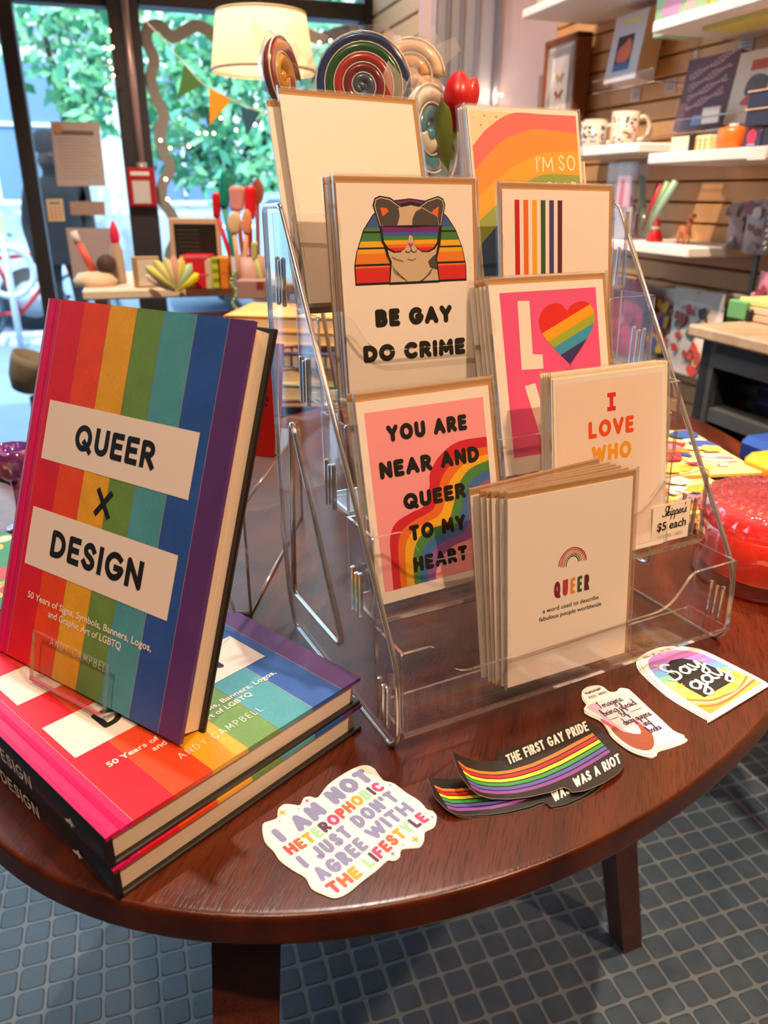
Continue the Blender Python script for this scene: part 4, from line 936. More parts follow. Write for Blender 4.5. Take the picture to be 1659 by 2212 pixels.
# ------------------------------------------------------------------ behind the rack: jar of lollipops, tulip, riser, red book
def tri_film(mb, pts):
    mb.add(pts, [(0, i, i+1) for i in range(1, len(pts)-1)], FILM)
def lolly(label, px, py, d, r, cols, tilt, turns, base, flat=.32, spin=0):
    c = at(px, py, d); t = thing('lollipop', label, 'lollipop', T3(*c), 'wrapped lollipops behind the rack')
    n = Vector((math.sin(tilt), -math.cos(tilt), .1)).normalized(); u = n.cross(EZ).normalized()*-1; v = n.cross(u)*-1
    if v.z < 0: v = -v
    m = MB(); rr = r/(turns+.55); WL = P('e6dcc8', .25, coat=.6)
    for off, wd, col in ((0, .50, None), (.5, .07, WL)):
        N = int(30*turns); seg = []
        for i in range(N+1):
            th_ = 2*PI*turns*i/N; rad = (th_/(2*PI)+.30+off)*rr; q = th_*-1 + spin
            seg.append((u*math.cos(q)+v*math.sin(q))*rad + n*(.3*rr if col else 0))
        if col: m.tube(seg, rr*wd, col, 8)
        else:
            nb = len(cols); st = N/nb
            for j in range(nb): m.tube(seg[int(j*st):int((j+1)*st)+1], [rr*wd*min(1, .55+.2*i_) for i_ in range(len(seg[int(j*st):int((j+1)*st)+1]))] if j == 0 else rr*wd, cols[j], 10, False, True, .9)
    m.ball((0, 0, 0), rr*.5, cols[0], 12, 8)
    m.build('candy', t)
    m = MB(); foot = base - c; m.tube([foot, (u*0+v*-.2*r)], .0022, P('f2ede2', .5), 8); m.build('stick', t)
    m = MB(); ring = [(u*math.cos(a)*1.12+v*math.sin(a)*1.12)*r*(1.0+.05*math.sin(a*7)) for a in [2*PI*i/28 for i in range(28)]]
    for sg in (1, -1):
        vs = [n*sg*r*.28] + [q*.8+n*sg*r*.22 for q in ring] + ring
        m.add(vs, [(0, 1+i, 1+(i+1) % 28) for i in range(28)] + [(1+i, 29+i, 29+(i+1) % 28, 1+(i+1) % 28) for i in range(28)], WRAP)
    for a0 in (.55, 2.5, -2.0):
        tip = (u*math.cos(a0)+v*math.sin(a0))*r*1.75
        l, r_ = (u*math.cos(a0-.3)+v*math.sin(a0-.3))*r*1.08, (u*math.cos(a0+.3)+v*math.sin(a0+.3))*r*1.08
        m.add([l, tip-(r_-l)*.3, tip+(r_-l)*.3, r_], [(0, 1, 2, 3)], FILMW)
    m.build('wrapper', t)
    return t
JB = at(800, 420, .87); JB.z = TZ
def cc(*a): return [P(c, .22, coat=.6, var=.05) for c in a]
lolly('big rainbow spiral lollipop in clear wrap above the blank card', 781, 186, .80, .046, cc('4a5568', '7a1c28', 'b8322c', '1f5a2c', '1e3a70'),   .05, 5.0, JB+Vector((0, 0, .03)), spin=-1.57)
lolly('yellow and red lollipop seen edge on at the left of the blank card', 606, 166, .74, .030, cc('e0a32c', '8a2a24'), 1.25, 2, JB+Vector((-.02, -.01, .03)))
lolly('blue and white swirl lollipop between the blank card and tulip', 925, 290, .78, .044, cc('2f8aa8', 'e9e4cf', '2a7a98', 'e9e4cf', '2f8aa8', 'd9dccf', '2a7a98'), .95, 2.4, JB+Vector((.02, 0, .03)), spin=1)
lolly('pale peach lollipop in clear wrap behind the rainbow spiral one', 882, 165, .90, .034, cc('efb07a', 'f2d0a8'), .1, 2, JB+Vector((.01, .02, .03)))
m = MB(T3(-JB.x, -JB.y, -JB.z)); m.lathe([(0, .0005), (.045, .0005), (.048, .004), (.048, .12), (.045, .12), (.045, .005), (0, .004)], clear('jar_glass', (.95, .96, .96), .08, 3), 32, JB)
tag(m.build('glass_jar', None, T3(*JB)), 'clear glass jar holding lollipops and a tulip behind the rack', 'jar')
tl = thing('artificial_tulip', 'red tulip with a green leaf rising behind the card rack', 'flower', T3(*at(985, 215, .79)))
c0 = at(985, 215, .79)
def rel(px, py, d): return at(px, py, d) - c0
REDP = P('c4161c', .35, var=.18, scale=90, coat=.2); GRN = P('5c6a22', .55, var=.25, scale=60)
def petal(mb, basep, tipp, w, bulge, mat_, nrm, N=10):
    rows = []; ax = tipp-basep; sd = ax.cross(nrm).normalized(); nn = sd.cross(ax).normalized()
    for i in range(N+1):
        t = i/N; ww = w*math.sin(PI*(.16+.52*t))*math.sqrt(max(0, 1-t**4))
        c = basep + ax*t + nn*bulge*math.sin(PI*t)
        rows.append([c + sd*ww*(j/4-1)*1 - nn*ww*.55*((j/4-1)**2) for j in range(9)])
    mb.add([p for r in rows for p in r], [(i*9+j, i*9+j+1, (i+1)*9+j+1, (i+1)*9+j) for i in range(N) for j in range(8)], mat_, True)
vw = (CAM-c0).normalized()
m = MB()
petal(m, rel(984, 272, .79), rel(994, 150, .79), .0135, .012, REDP, vw); petal(m, rel(990, 268, .79), rel(1030, 166, .795), .011, .006, REDP, (vw+Vector((.5, 0, 0))).normalized())
petal(m, rel(983, 266, .80), rel(968, 178, .80), .011, .008, REDP, (vw+Vector((-.9, 0, 0))).normalized()); petal(m, rel(988, 266, .81), rel(1010, 165, .82), .012, .012, REDP, -vw)
m.ball(rel(985, 256, .80), .010, REDP, sc=(1, 1, 1.2)); m.build('petals', tl)
m = MB(); m.tube(cat([tuple(rel(986, 262, .795)), tuple(rel(972, 310, .80)), tuple(rel(955, 380, .81)), tuple(JB+Vector((.03, 0, .02))-c0)], 6), .0034, GRN); m.build('stem', tl)
m = MB(); petal(m, rel(950, 392, .79), rel(957, 218, .775), .012, .006, GRN, (vw+Vector((-.5, 0, 0))).normalized(), 14); petal(m, rel(935, 395, .8), rel(968, 300, .785), .012, -.004, P('4a5a1c', .55, var=.2), vw, 12); m.build('leaf', tl)

rz = thing('acrylic_riser', 'clear acrylic riser behind the upright book carrying a red book', 'riser', T3(-.20, .64, TZ) @ RZ(-.1))
m = MB()
def clearbox(mb, lo_, hi_, t=.003):
    (a, b, c), (d, e, f) = lo_, hi_
    for q in ([(a, b, f), (d, b, f), (d, e, f), (a, e, f)], [(a, b, c), (d, b, c), (d, b, f), (a, b, f)], [(d, b, c), (d, e, c), (d, e, f), (d, b, f)], [(a, e, c), (a, b, c), (a, b, f), (a, e, f)]):
        mb.poly(q, ACRYL)
    for p, q in (((a, b, f), (d, b, f)), ((d, b, f), (d, e, f)), ((a, b, c), (a, b, f)), ((d, b, c), (d, b, f)), ((d, e, c), (d, e, f)), ((a, b, f), (a, e, f)), ((d, b, c), (d, e, c)), ((a, b, c), (d, b, c))): mb.tube([p, q], t*.5, EDGE, 6)
clearbox(m, (-.11, -.03, .0016), (.085, .20, .105)); m.build('stand', rz)
rb = thing('hardcover_book', 'red hardcover book standing behind the upright rainbow book', 'book', frame(at(468, 1052, .735), RZ(-.28) @ Vector((1, 0, 0)), (RZ(-.28) @ RX(-.2)) @ Vector((0, 0, 1)), (RZ(-.28) @ RX(-.2)) @ Vector((0, -1, 0))))
rb.location.z = TZ+.1065+.002
m = MB(); RC = P('b5170f', .4, var=.08); m.box((.03, .055, -.0015), (.07, .11, .003), RC, bev=.0006); m.box((.03, .055, -.0145), (.07, .11, .003), RC, bev=.0006); m.box((-.0045, .055, -.008), (.002, .11, .014), RC)
write(m, 'E', .050, .058, .055, .004, .0003, BLACK, .2, .1); write(m, 'T', .052, .058, .062, .004, .0003, BLACK, .2, .1); write(m, 'F', .051, .057, .048, .004, .0003, BLACK, .2, .1)
m.build('cover', rb); m = MB(); m.box((.03, .055, -.008), (.066, .104, .0096), pages()); m.build('page_block', rb)
# patterned book and goblet at the far left
pz = .0115
o_ = on_z(-110, 1270, pz); o_.z = TZ+.0005
m = MB(); PT = ['3f8a5a', 'e8a23c', 'e27a4a', 'f0c43c', 'c84a4a', 'e9d2b0']
pb = thing('paperback_book', 'green and yellow patterned paperback lying at the left edge', 'book', T3(*o_) @ RZ(-.55))
m.box((0, 0, .0100), (.15, .21, .0012), P('3f8f62', .5)); m.box((0, 0, .0008), (.15, .21, .0012), P('3f8f62', .5)); m.box((-.0745, 0, .0055), (.001, .21, .0095), P('3f8f62', .5))
random.seed(5)
for i in range(60):
    x, y = random.uniform(-.068, .068), random.uniform(-.098, .098); r = random.uniform(.006, .016)
    q = [(max(-.0745, min(.0745, a)), max(-.1045, min(.1045, b))) for a, b in cat([(x+r*random.uniform(.6, 1.3)*math.cos(t), y+r*random.uniform(.6, 1.3)*math.sin(t)) for t in [i_*PI/3 for i_ in range(6)]], 3, True)]
    m.flat(q, .0107+.00003*i/10, P(random.choice(PT), .5))
m.build('cover', pb); m = MB(); m.box((.0005, 0, .0054), (.147, .207, .0082), pages()); m.build('page_block', pb)
PG = clear('purple_glass', (.62, .34, .60), .14, 2.2, (1, .9, 1), .06, .45, (.30, .05, .26))
gp = on_z(52, 1140, 0); gp.z += .0006
gb = thing('glass_goblet', 'purple pressed glass goblet at the left behind the upright book', 'goblet', T3(*gp) @ Matrix.Scale(.72, 4))
m = MB(); m.lathe([(0, .078), (.012, .080), (.022, .090), (.028, .110), (.031, .130), (.0295, .130), (.026, .108), (.018, .088), (0, .083)], PG, 40, wob=lambda i, n, z: 1+.05*((i+int(z*120)) % 3 == 0)); m.build('bowl', gb)
m = MB(); m.lathe([(0, .080), (.007, .078), (.005, .06), (.006, .035), (.005, .010), (.008, .006)], PG, 20); m.build('stem', gb)
m = MB(); m.lathe([(0, .0075), (.008, .0075), (.024, .003), (.026, .0005), (0, .0004)], PG, 32); m.build('foot', gb)

# ------------------------------------------------------------------ room shell
SLAT = wood('slat_board', 'd8a068', 'e2b07a', 0, 3, 30, rough=.55, bump=.03, coat=0, pore=.05)
m = MB(); m.box((D1+.03, (DR-2.6)/2, 1.5), (.04, DR+2.6, 3.0), P('6a4226', .8))
z = TZ + .577 - .049*26 + .0035
while z < 2.95:
    if z > .02: m.box((D1+.002, (DR-2.6)/2, z+.0215), (.018, DR+2.6, .0445), SLAT, bev=.003)
    z += .049
struct(m, 'wall_right', RM)
TRIMD = P('2b2629', .5, var=.05); GREYW = P('9b9aa6', .7, var=.04); LILAC = P('b3a5ae', .75, var=.12, scale=5)
m = MB(); m.box((-3.2-.03, .2, 1.5), (.06, 5.7, 3), P('6a5d55', .8)); struct(m, 'wall_left', RM)
m = MB(); m.box((-.9, -2.63, 1.5), (4.7, .06, 3), P('6a5d55', .8)); struct(m, 'wall_back', RM)
m = MB(); m.box((-.9, .2, 3.03), (4.8, 5.8, .06), P('6e645e', .8)); struct(m, 'ceiling', RM)
m = MB(); m.box(((.965+1.16)/2, DR+.05, 1.5), (.195, .1, 3), GREYW)
for e in (1.005, 1.05, 1.10): m.box((e, DR-.004, 1.5), (.010, .012, 3), P('7f7e8c', .7))
m.box((1.163, DR-.01, 1.5), (.012, .03, 3), P('6d6a78', .6)); m.box(((1.17+D1)/2, DR+.05, 1.5), (D1-1.17+.04, .1, 3), LILAC)
struct(m, 'wall_return', RM)
m = MB(); m.box((DB+.02, (DR+D2)/2, 1.5), (.03, D2-DR, 3), P('6a4a2c', .8))
for i in range(50):
    zz = .03+.0615*i; m.box((DB+.001, (DR+D2)/2, zz+.026), (.012, D2-DR, .055), P('d9ab78', .55, var=.05), bev=.003)
struct(m, 'wall_bay', RM)
m = MB(); m.box((DB+.017, DR-.004, 1.5), (.036, .02, 3), P('cdbfd0', .4)); m.box((DB+.042, DR-.003, 1.5), (.014, .014, 3), P('b9bfe0', .4)); struct(m, 'trim_1', RM)
def bar(name, e0, e1, z0, z1, d0=-.03, d1=.05, mat_=None):
    m = MB(); m.box(((e0+e1)/2, D2+(d0+d1)/2, (z0+z1)/2), (e1-e0, d1-d0, z1-z0), mat_ or TRIMD, bev=.004); return struct(m, name, RM)
bar('trim_2', -.279, -.231, 0, 3); bar('trim_3', .044, .139, 0, 3, -.05); bar('trim_4', .884, .922, 0, 3, -.04)
bar('trim_5', .139, .884, TZ+.893, TZ+.945, -.04); bar('trim_6', -3.2, .044, 0, .105, -.04); bar('trim_7', .139, .884, 0, .3, -.04)
tz = room(on_win(150, 6)).z; bar('trim_8', -.231, .044, tz-.006, tz+.02, -.02); bar('trim_9', -1.3, -1.25, 0, 3)
m = MB(); m.poly([(-3.2, D2+.02, .1), (DB, D2+.02, .1), (DB, D2+.02, 3), (-3.2, D2+.02, 3)], GLASS); struct(m, 'window_1', RM)

WF = lambda px, py, off: frame(on_win(px, py, off), E1, EZ, -E2)        # frame on the window, facing in
def on_glass(name, label, cat_, quad, mat_, art=None, off=.004, group=None):
    P4 = [on_win(x, y, off) for x, y in quad]; o = P4[3]; M = frame(o, E1, EZ, -E2); Mi = M.inverted()
    q = [Mi @ p for p in P4]; m = MB(); m.poly([(v.x, v.y, .0006) for v in (q[3], q[2], q[1], q[0])], mat_); m.poly([(v.x, v.y, 0) for v in q], mat_)
    for i in range(4): a, b = q[i], q[(i+1) % 4]; m.poly([(a.x, a.y, .0006), (b.x, b.y, .0006), (b.x, b.y, 0), (a.x, a.y, 0)], mat_)
    w, h = q[1].x-q[3].x, q[0].y-q[3].y
    if art: art(m, w, h)
    return tag(m.build(name, None, M), label, cat_, group)
NP = P('b9a9a4', .8, var=.05); INK = P('6d5f5c', .8)
def art_notice(m, w, h):
    m.flat([(.02*w+.01, h*.80), (w*.86, h*.80), (w*.86, h*.87), (.02*w+.01, h*.87)], .0008, INK); m.flat(arc(w*.16, h*.9, w*.1, w*.1, 0, 345, 16), .0009, P('b98a68', .8))
    for i in range(13): y = h*(.74-.052*i); m.flat([(w*.12, y), (w*(.7+.18*((i*7) % 3)/2), y), (w*(.7+.18*((i*7) % 3)/2), y+h*.012), (w*.12, y+h*.012)], .0008, P('9a8c88', .8))
on_glass('paper_notice', 'large grey printed notice taped high on the window glass', 'notice', [(108, 262), (214, 264), (229, 402), (124, 402)], NP, art_notice)
on_glass('paper_notice', 'small plain brown strip of paper on the window between two larger sheets', 'notice', [(150, 435), (226, 435), (228, 465), (153, 464)], P('a98b80', .8))
on_glass('paper_notice', 'blank mauve sheet of paper taped low on the window glass', 'notice', [(142, 492), (240, 493), (257, 612), (161, 620)], P('b7a2a2', .8, var=.04))
def art_cal(m, w, h):
    m.flat([(w*.2, h*.78), (w*.8, h*.78), (w*.8, h*.86), (w*.2, h*.86)], .0008, INK)
    for i in range(4):
        for j in range(3): m.flat([(w*(.16+.25*j), h*(.12+.15*i)), (w*(.32+.25*j), h*(.12+.15*i)), (w*(.32+.25*j), h*(.20+.15*i)), (w*(.16+.25*j), h*(.20+.15*i))], .0008, P('c9836a', .8))
on_glass('paper_notice', 'small cream hours sheet on the glass beside the left window post', 'notice', [(99, 430), (135, 429), (141, 478), (105, 478)], P('d9c3a0', .8), art_cal)
# wavy vinyl line on the glass
def ribbon(name, label, pts, w):
    pl = [room(on_win(x, y, .006)) for x, y in cat(pts, 6)]; o = pl[0]; M = frame(R3(o.x, o.y, o.z), E1, EZ, -E2); m = MB()
    q = [(p.x-o.x, p.z-o.z) for p in pl]; VM = P('8c8a86', .7)
    L, R_ = [], []
    for i in range(len(q)):
        a, b = q[max(0, i-1)], q[min(len(q)-1, i+1)]; dx, dy = b[0]-a[0], b[1]-a[1]; l = math.hypot(dx, dy); n = (-dy/l*w/2, dx/l*w/2)
        L.append((q[i][0]+n[0], q[i][1]+n[1])); R_.append((q[i][0]-n[0], q[i][1]-n[1]))
    for i in range(len(q)-1):
        for z_, rv in ((.0008, 1), (0, 0)):
            f = [(L[i][0], L[i][1], z_), (L[i+1][0], L[i+1][1], z_), (R_[i+1][0], R_[i+1][1], z_), (R_[i][0], R_[i][1], z_)]; m.poly(f[::-1] if rv else f, VM)
    tag(m.build(name, None, M), label, 'window decal')
ribbon('window_decal', 'grey wavy vinyl line framing the big shop window', [(372, 640), (380, 596), (366, 556), (379, 512), (374, 470), (350, 432), (352, 396), (368, 362), (352, 326), (345, 286), (354, 250), (338, 212), (325, 170), (333, 130), (318, 92), (320, 62), (345, 56), (372, 80), (398, 68), (424, 56), (450, 66), (476, 86), (520, 74), (560, 58), (600, 78), (645, 66), (690, 84), (735, 70), (775, 66)], .036)
# red box and pipe on the post
b_ = frame(on_win(311, 448, .055), E1, EZ, -E2)
m = MB(); rbx = thing('alarm_pull_box', 'red alarm box with a white panel mounted on the dark window post', 'alarm box', b_)
m.box((0, .062, .014), (.092, .124, .028), P('a3141e', .4), bev=.006); m.build('housing', rbx)
m = MB(); m.box((-.003, .048, .029), (.055, .07, .003), P('c9c4c0', .5)); m.box((-.003, .105, .029), (.06, .012, .004), P('e8e2dc', .5)); m.build('panel', rbx)
m = MB(); a_, c_ = on_win(265, -30, .06), on_win(308, 372, .062); m.tube([Vector((0, 0, 0)), a_-c_], .0115, P('b89a94', .35, metal=.5), 12); m.tube([Vector((0, 0, -.004)), Vector((0, 0, .03))], .017, P('a89a98', .4, metal=.5), 12)
tag(m.build('conduit_pipe', None, T3(*c_)), 'thin metal conduit pipe running up the dark post to the red box', 'pipe')

# ------------------------------------------------------------------ lamp, bunting, string lights
lp = at(567, 100, 1.9); k = 1.9/F/.93
lamp = thing('pendant_lamp', 'cream drum lampshade glowing in front of the shop window', 'lamp', T3(*lp))
rt_, rb_ = 80*1.9/F*1.03, 95*1.9/F*1.03; zt, zb = at(567, 28, 1.9).z-lp.z, at(567, 158, 1.9).z-lp.z
def shade_mat():
    m_, nt, out = newmat('lampshade_linen'); d = nt.nodes.new('ShaderNodeBsdfDiffuse'); t = nt.nodes.new('ShaderNodeBsdfTranslucent'); x = nt.nodes.new('ShaderNodeMixShader')
    d.inputs[0].default_value = lin('efe0cf'); t.inputs[0].default_value = lin('f3dcbc'); x.inputs[0].default_value = .5
    nt.links.new(d.outputs[0], x.inputs[1]); nt.links.new(t.outputs[0], x.inputs[2]); nt.links.new(x.outputs[0], out.inputs[0]); return m_
m = MB(); m.lathe([(rt_, zt), (rb_, zb)], shade_mat(), 48); m.build('lamp_shade', lamp)
m = MB(); m.lathe([(rb_-.002, zb), (rb_+.001, zb+.001), (rb_+.001, zb+.006), (rb_-.002, zb+.006)], P('d9c39a', .5), 48); m.lathe([(rt_-.002, zt), (rt_+.001, zt), (rt_+.001, zt-.005), (rt_-.002, zt-.005)], P('d9c39a', .5), 48); m.build('shade_ring', lamp)
m = MB(); m.ball((0, 0, zb+.055), .024, P('ffd27a', .5, emit=18)); m.build('bulb', lamp)
m = MB(); m.tube([(0, 0, zb+.075), (0, 0, zt+.06), (0, 0, 3.0-lp.z)], .0025, P('2a2426', .5), 8); m.tube([(0, 0, zb+.07), (0, 0, zb+.115)], .014, P('3a3234', .5), 12)
for i in range(3): a = 2*PI*i/3; m.tube([(0, 0, zt-.01), (rt_*math.cos(a), rt_*math.sin(a), zt-.003)], .0012, P('3a3234', .5), 6)
m.build('cord', lamp)
d = bpy.data.lights.new('lamp_glow', 'POINT'); d.energy = 3; d.color = (1, .76, .45); d.shadow_soft_size = .03
o = bpy.data.objects.new('lamp_glow', d); COL.objects.link(o); o.location = lp + Vector((0, 0, zb+.055+.03))
DBN = 2.55
bun = thing('bunting', 'string of green, yellow and blue felt pennants across the window', 'bunting', T3(*at(453, 200, DBN)))
c0 = at(453, 200, DBN)
m = MB(); m.tube(cat([tuple(at(x, y, DBN)-c0) for x, y in ((300, 30), (330, 62), (400, 140), (440, 182), (505, 217), (565, 242), (640, 258), (760, 250))], 6), .002, P('d9d4c4', .7), 6); m.build('cord', bun)
for tri_, c in (([(398, 140), (438, 182), (383, 212)], '4f7a3c'), ([(452, 188), (501, 214), (453, 271)], 'e8a01c'), ([(518, 229), (563, 242), (533, 294)], '2a5a72'), ([(585, 246), (630, 258), (602, 310)], 'c8503c'), ([(660, 258), (705, 254), (684, 306)], '4f7a3c')):
    m = MB(); q = [at(x, y, DBN)-c0 for x, y in tri_]; n = (q[1]-q[0]).cross(q[2]-q[0]).normalized()*.0012
    m.poly([v+n for v in q], P(c, .8, var=.1)); m.poly([v-n for v in reversed(q)], P(c, .8, var=.1))
    for i in range(3): m.poly([q[i]-n, q[(i+1) % 3]-n, q[(i+1) % 3]+n, q[i]+n], P(c, .8, var=.1))
    m.build('pennant', bun)
BULB = P('ffce9a', .5, emit=16)
def fairy(label, pts, d, wire=None):
    c0 = at(*pts[0], d); t = thing('string_lights', label, 'string lights', T3(*c0), None)
    m = MB(); m.tube([tuple(at(x, y, d)-c0+Vector((0, 0, .004))) for x, y in (wire or pts)], .0008, P('8a8a7c', .6), 5); m.build('wire', t)
    for x, y in pts: m = MB(); m.ball(at(x, y, d)-c0, .0042, BULB, 8, 6); m.build('bulb', t)
fairy('fairy lights hanging down beside the dark window post', [(236, 66), (226, 104), (236, 106), (243, 102), (237, 132), (241, 148), (245, 163), (230, 190), (239, 187), (247, 238)], 2.7)
fairy('fairy lights strung across the window below the pennants', [(347, 303), (368, 320), (408, 316), (428, 287), (445, 288), (462, 288), (477, 255), (510, 281), (553, 228), (551, 269), (690, 92), (714, 88)], 2.65)
fairy('single strand of fairy lights lower down by the wavy decal', [(358, 387), (362, 430), (482, 490), (525, 490), (547, 489)], 2.3)
fairy('fairy light glowing on the lilac wall right of the tulip', [(1070, 207), (1083, 205)], hit(1070, 207, E2, DR-.02).y)
d = bpy.data.lights.new('fairy_glow', 'POINT'); d.energy = .35; d.color = (1, .74, .5); d.shadow_soft_size = .01
o = bpy.data.objects.new('fairy_glow', d); COL.objects.link(o); o.location = hit(1070, 207, E2, DR-.035)

# ------------------------------------------------------------------ the slat wall and what hangs and stands there
def SLF(px, py, off): return frame(on_slat(px, py, off), -E2, EZ, -E1)
SHW = P('efe6df', .5, var=.02)
def shelf(label, px, py, off, l0, l1, th=.022):
    """white shelf whose front bottom edge passes the pixel; l0/l1 = reach along the wall, far/near, from there"""
    p = room(on_slat(px, py, off)); m = MB(); m.box((0, 0, 0), (1, 1, 1), SHW) if 0 else None
    L = l0+l1; M = frame(R3(D1-.011, p.y+l0, p.z), -E2, EZ, -E1)
    m.box((L/2, th/2, (off-.011)/2), (L, th, off-.011), SHW, bev=.003); o = m.build('wall_shelf', None, M); tag(o, label, 'shelf', None); return p.z+th, p.y
shelf('white wall shelf at the top left above the framed print', 1127, 42, .25, 0, .85)
shelf('white wall shelf at the top right above the dark book', 1407, 73, .25, 0, 1.3)
zs3, _ = shelf('white wall shelf carrying the mugs', 1376, 330, .22, .42, 0)
zs4, _ = shelf('white wall shelf carrying boxes and the orange tin', 1397, 356, .25, 0, 1.2)
zs5, _ = shelf('white wall shelf carrying the candle vase and orange figurine', 1483, 558, .22, .42, 0)
def wallbox(name, label, cat_, tl, br, off, dep, mat_, art=None, group=None, tilt=0, side=None, zfix=None):
    a, b = room(on_slat(*tl, off)), room(on_slat(*br, off)); w, h = a.y-b.y, a.z-b.z
    zz = b.z if zfix is None else zfix
    M = frame(R3(D1-off, a.y, zz), -E2, EZ, -E1) @ RX(-tilt)
    m = MB(); m.box((w/2, h/2, -dep/2), (w, h, dep), side or mat_); m.poly([(0, 0, .0003), (w, 0, .0003), (w, h, .0003), (0, h, .0003)], mat_)
    if art: art(m, w, h)
    return tag(m.build(name, None, M), label, cat_, group)
# framed print
t = thing('framed_print', 'brown framed print of three butterflies on blue stripes', 'framed print', frame(on_slat(1182, 236, .05)-EZ*.14, -E2, EZ, -E1))
a, b = room(on_slat(1182, 236, .05)), room(on_slat(1251, 236, .05)); w, h = a.y-b.y, room(on_slat(1199, 90, .05)).z-a.z+.14
m = MB(); FR = P('7a3f1e', .45)
for c, s in (((w/2, .009, 0), (w, .018, .05)), ((w/2, h-.009, 0), (w, .018, .05)), ((.009, h/2, 0), (.018, h, .05)), ((w-.009, h/2, 0), (.018, h, .05))): m.box(c, s, FR, bev=.003)
m.build('frame', t); m = MB(); m.flat([(.015, .015), (w-.015, .015), (w-.015, h-.015), (.015, h-.015)], .018, P('d9d4d8', .6))
for i in range(15):
    x = .024 + (w-.05)*i/15; m.flat([(x, .03), (x+.0045, .03), (x+.0045, h-.03), (x, h-.03)], .0184, P('5f6276', .6))
m.flat([(w*.24, h*.14), (w*.76, h*.14), (w*.76, h*.84), (w*.24, h*.84)], .0188, P('e3dcda', .6))
for i, c in enumerate(('b89a6a', '9a3a2c', 'c9b9a0')):
    y = h*(.66-.14*i)
    for sx in (-1, 1):
        m.flat(cat([(w*.5, y), (w*.5+sx*.018, y+.016), (w*.5+sx*.026, y+.008), (w*.5+sx*.014, y-.004), (w*.5+sx*.016, y-.014)], 3, True), .0193+.0002*sx, P(c, .6, var=.2))
m.build('print', t)
# white book with orange photo on a clear ledge
def art_white(m, w, h):
    m.flat([(w*.2, h*.84), (w*.86, h*.84), (w*.86, h*.93), (w*.2, h*.93)], .001, P('e8e2a0', .6))
    m.flat([(w*.22, h*.16), (w*.72, h*.16), (w*.72, h*.68), (w*.22, h*.68)], .001, P('3a2026', .6)); m.flat([(w*.22, h*.16), (w*.72, h*.16), (w*.72, h*.27), (w*.22, h*.27)], .0012, P('4a6aa8', .6))
    m.flat(cat([(w*.3, h*.3), (w*.66, h*.3), (w*.7, h*.5), (w*.6, h*.62), (w*.45, h*.55), (w*.3, h*.48)], 4, True), .0014, P('e0705a', .6, var=.2)); m.flat(cat([(w*.48, h*.36), (w*.68, h*.36), (w*.68, h*.54), (w*.55, h*.5)], 4, True), .0016, P('ee7a2c', .6))
PGE = P('c9a880', .8, var=.15, scale=200)
wallbox('hardcover_book', 'white book with an orange photo on its cover, on the clear wall ledge', 'book', (1318, 36), (1371, 168), .10, .055, P('e3dbe2', .5), art_white, None, .14, PGE)
def cl_ledge(label, tl, br, off):
    a, b = room(on_slat(*tl, off)), room(on_slat(*br, off)); w = a.y-b.y
    m = MB(); lo_ = off-.012
    for q in ([(0, 0, -lo_), (w, 0, -lo_), (w, 0, 0), (0, 0, 0)], [(0, 0, 0), (w, 0, 0), (w, .028, .004), (0, .028, .004)], [(0, 0, -lo_), (w, 0, -lo_), (w, .12, -lo_), (0, .12, -lo_)]): m.poly(q, ACRYL)
    m.tube([(0, 0, 0), (w, 0, 0)], .0016, EDGE, 6); m.tube([(0, .028, .004), (w, .028, .004)], .0012, EDGE, 6); m.tube([(w, .12, -lo_), (w, 0, -lo_), (w, 0, 0)], .0014, EDGE, 6)
    tag(m.build('acrylic_ledge', None, frame(R3(D1-off, a.y, b.z), -E2, EZ, -E1)), label, 'ledge')
cl_ledge('clear acrylic wall ledge holding the white book', (1285, 160), (1412, 176), .125)
def art_dark(m, w, h):
    PKT = P('e0a8aa', .6); random.seed(21)
    for r in range(4):
        y = h*(.74-.15*r); x0, x1 = w*(.1+.03*r), w*(.9-.02*r); n = 26
        pts = [(x0+(x1-x0)*i/90+.006*math.cos(i*.9), y+(x1-x0)*.28*i/90 + h*(.03+.025*math.sin(i*.13+r))*math.sin(i*.9)) for i in range(91)]
        stroke(lambda P_: m.flat(P_, .001+znext(), PKT), pts, .0020)
    m.flat([(w*.36, h*.05), (w*.56, h*.05), (w*.56, h*.19), (w*.36, h*.19)], .0012, P('8f9bd6', .5))
wallbox('hardcover_book', 'dark plum book with pink scrawled lettering on the wall', 'book', (1474, 128), (1560, 272), .10, .03, P('6b4c58', .7), art_dark, None, .14, P('7a4a34', .6))
cl_ledge('clear acrylic wall ledge under the dark plum book', (1448, 262), (1659, 268), .125)
wallbox('price_tag', 'white price sign standing on the ledge in front of the dark plum book', 'price tag', (1519, 233), (1550, 264), .128, .003, P('d9cfcf', .6))
def art_cow(m, w, h):
    m.flat([(w*.3, h*.72), (w*.7, h*.72), (w*.7, h*.86), (w*.3, h*.86)], .001, P('c4543c', .6)); m.flat(cat([(w*.3, h*.4), (w*.5, h*.36), (w*.7, h*.42), (w*.72, h*.58), (w*.5, h*.66), (w*.32, h*.6)], 4, True), .0012, P('6a6668', .7, var=.3))
    m.flat(cat([(w*.26, h*.26), (w*.62, h*.24), (w*.76, h*.32), (w*.4, h*.38)], 4, True), .0014, P('d0605a', .6))
wallbox('picture_book', 'cream picture book with a grey drawing right of the dark plum book', 'book', (1586, 112), (1668, 258), .10, .014, P('ecd8c4', .5), art_cow, None, .14)
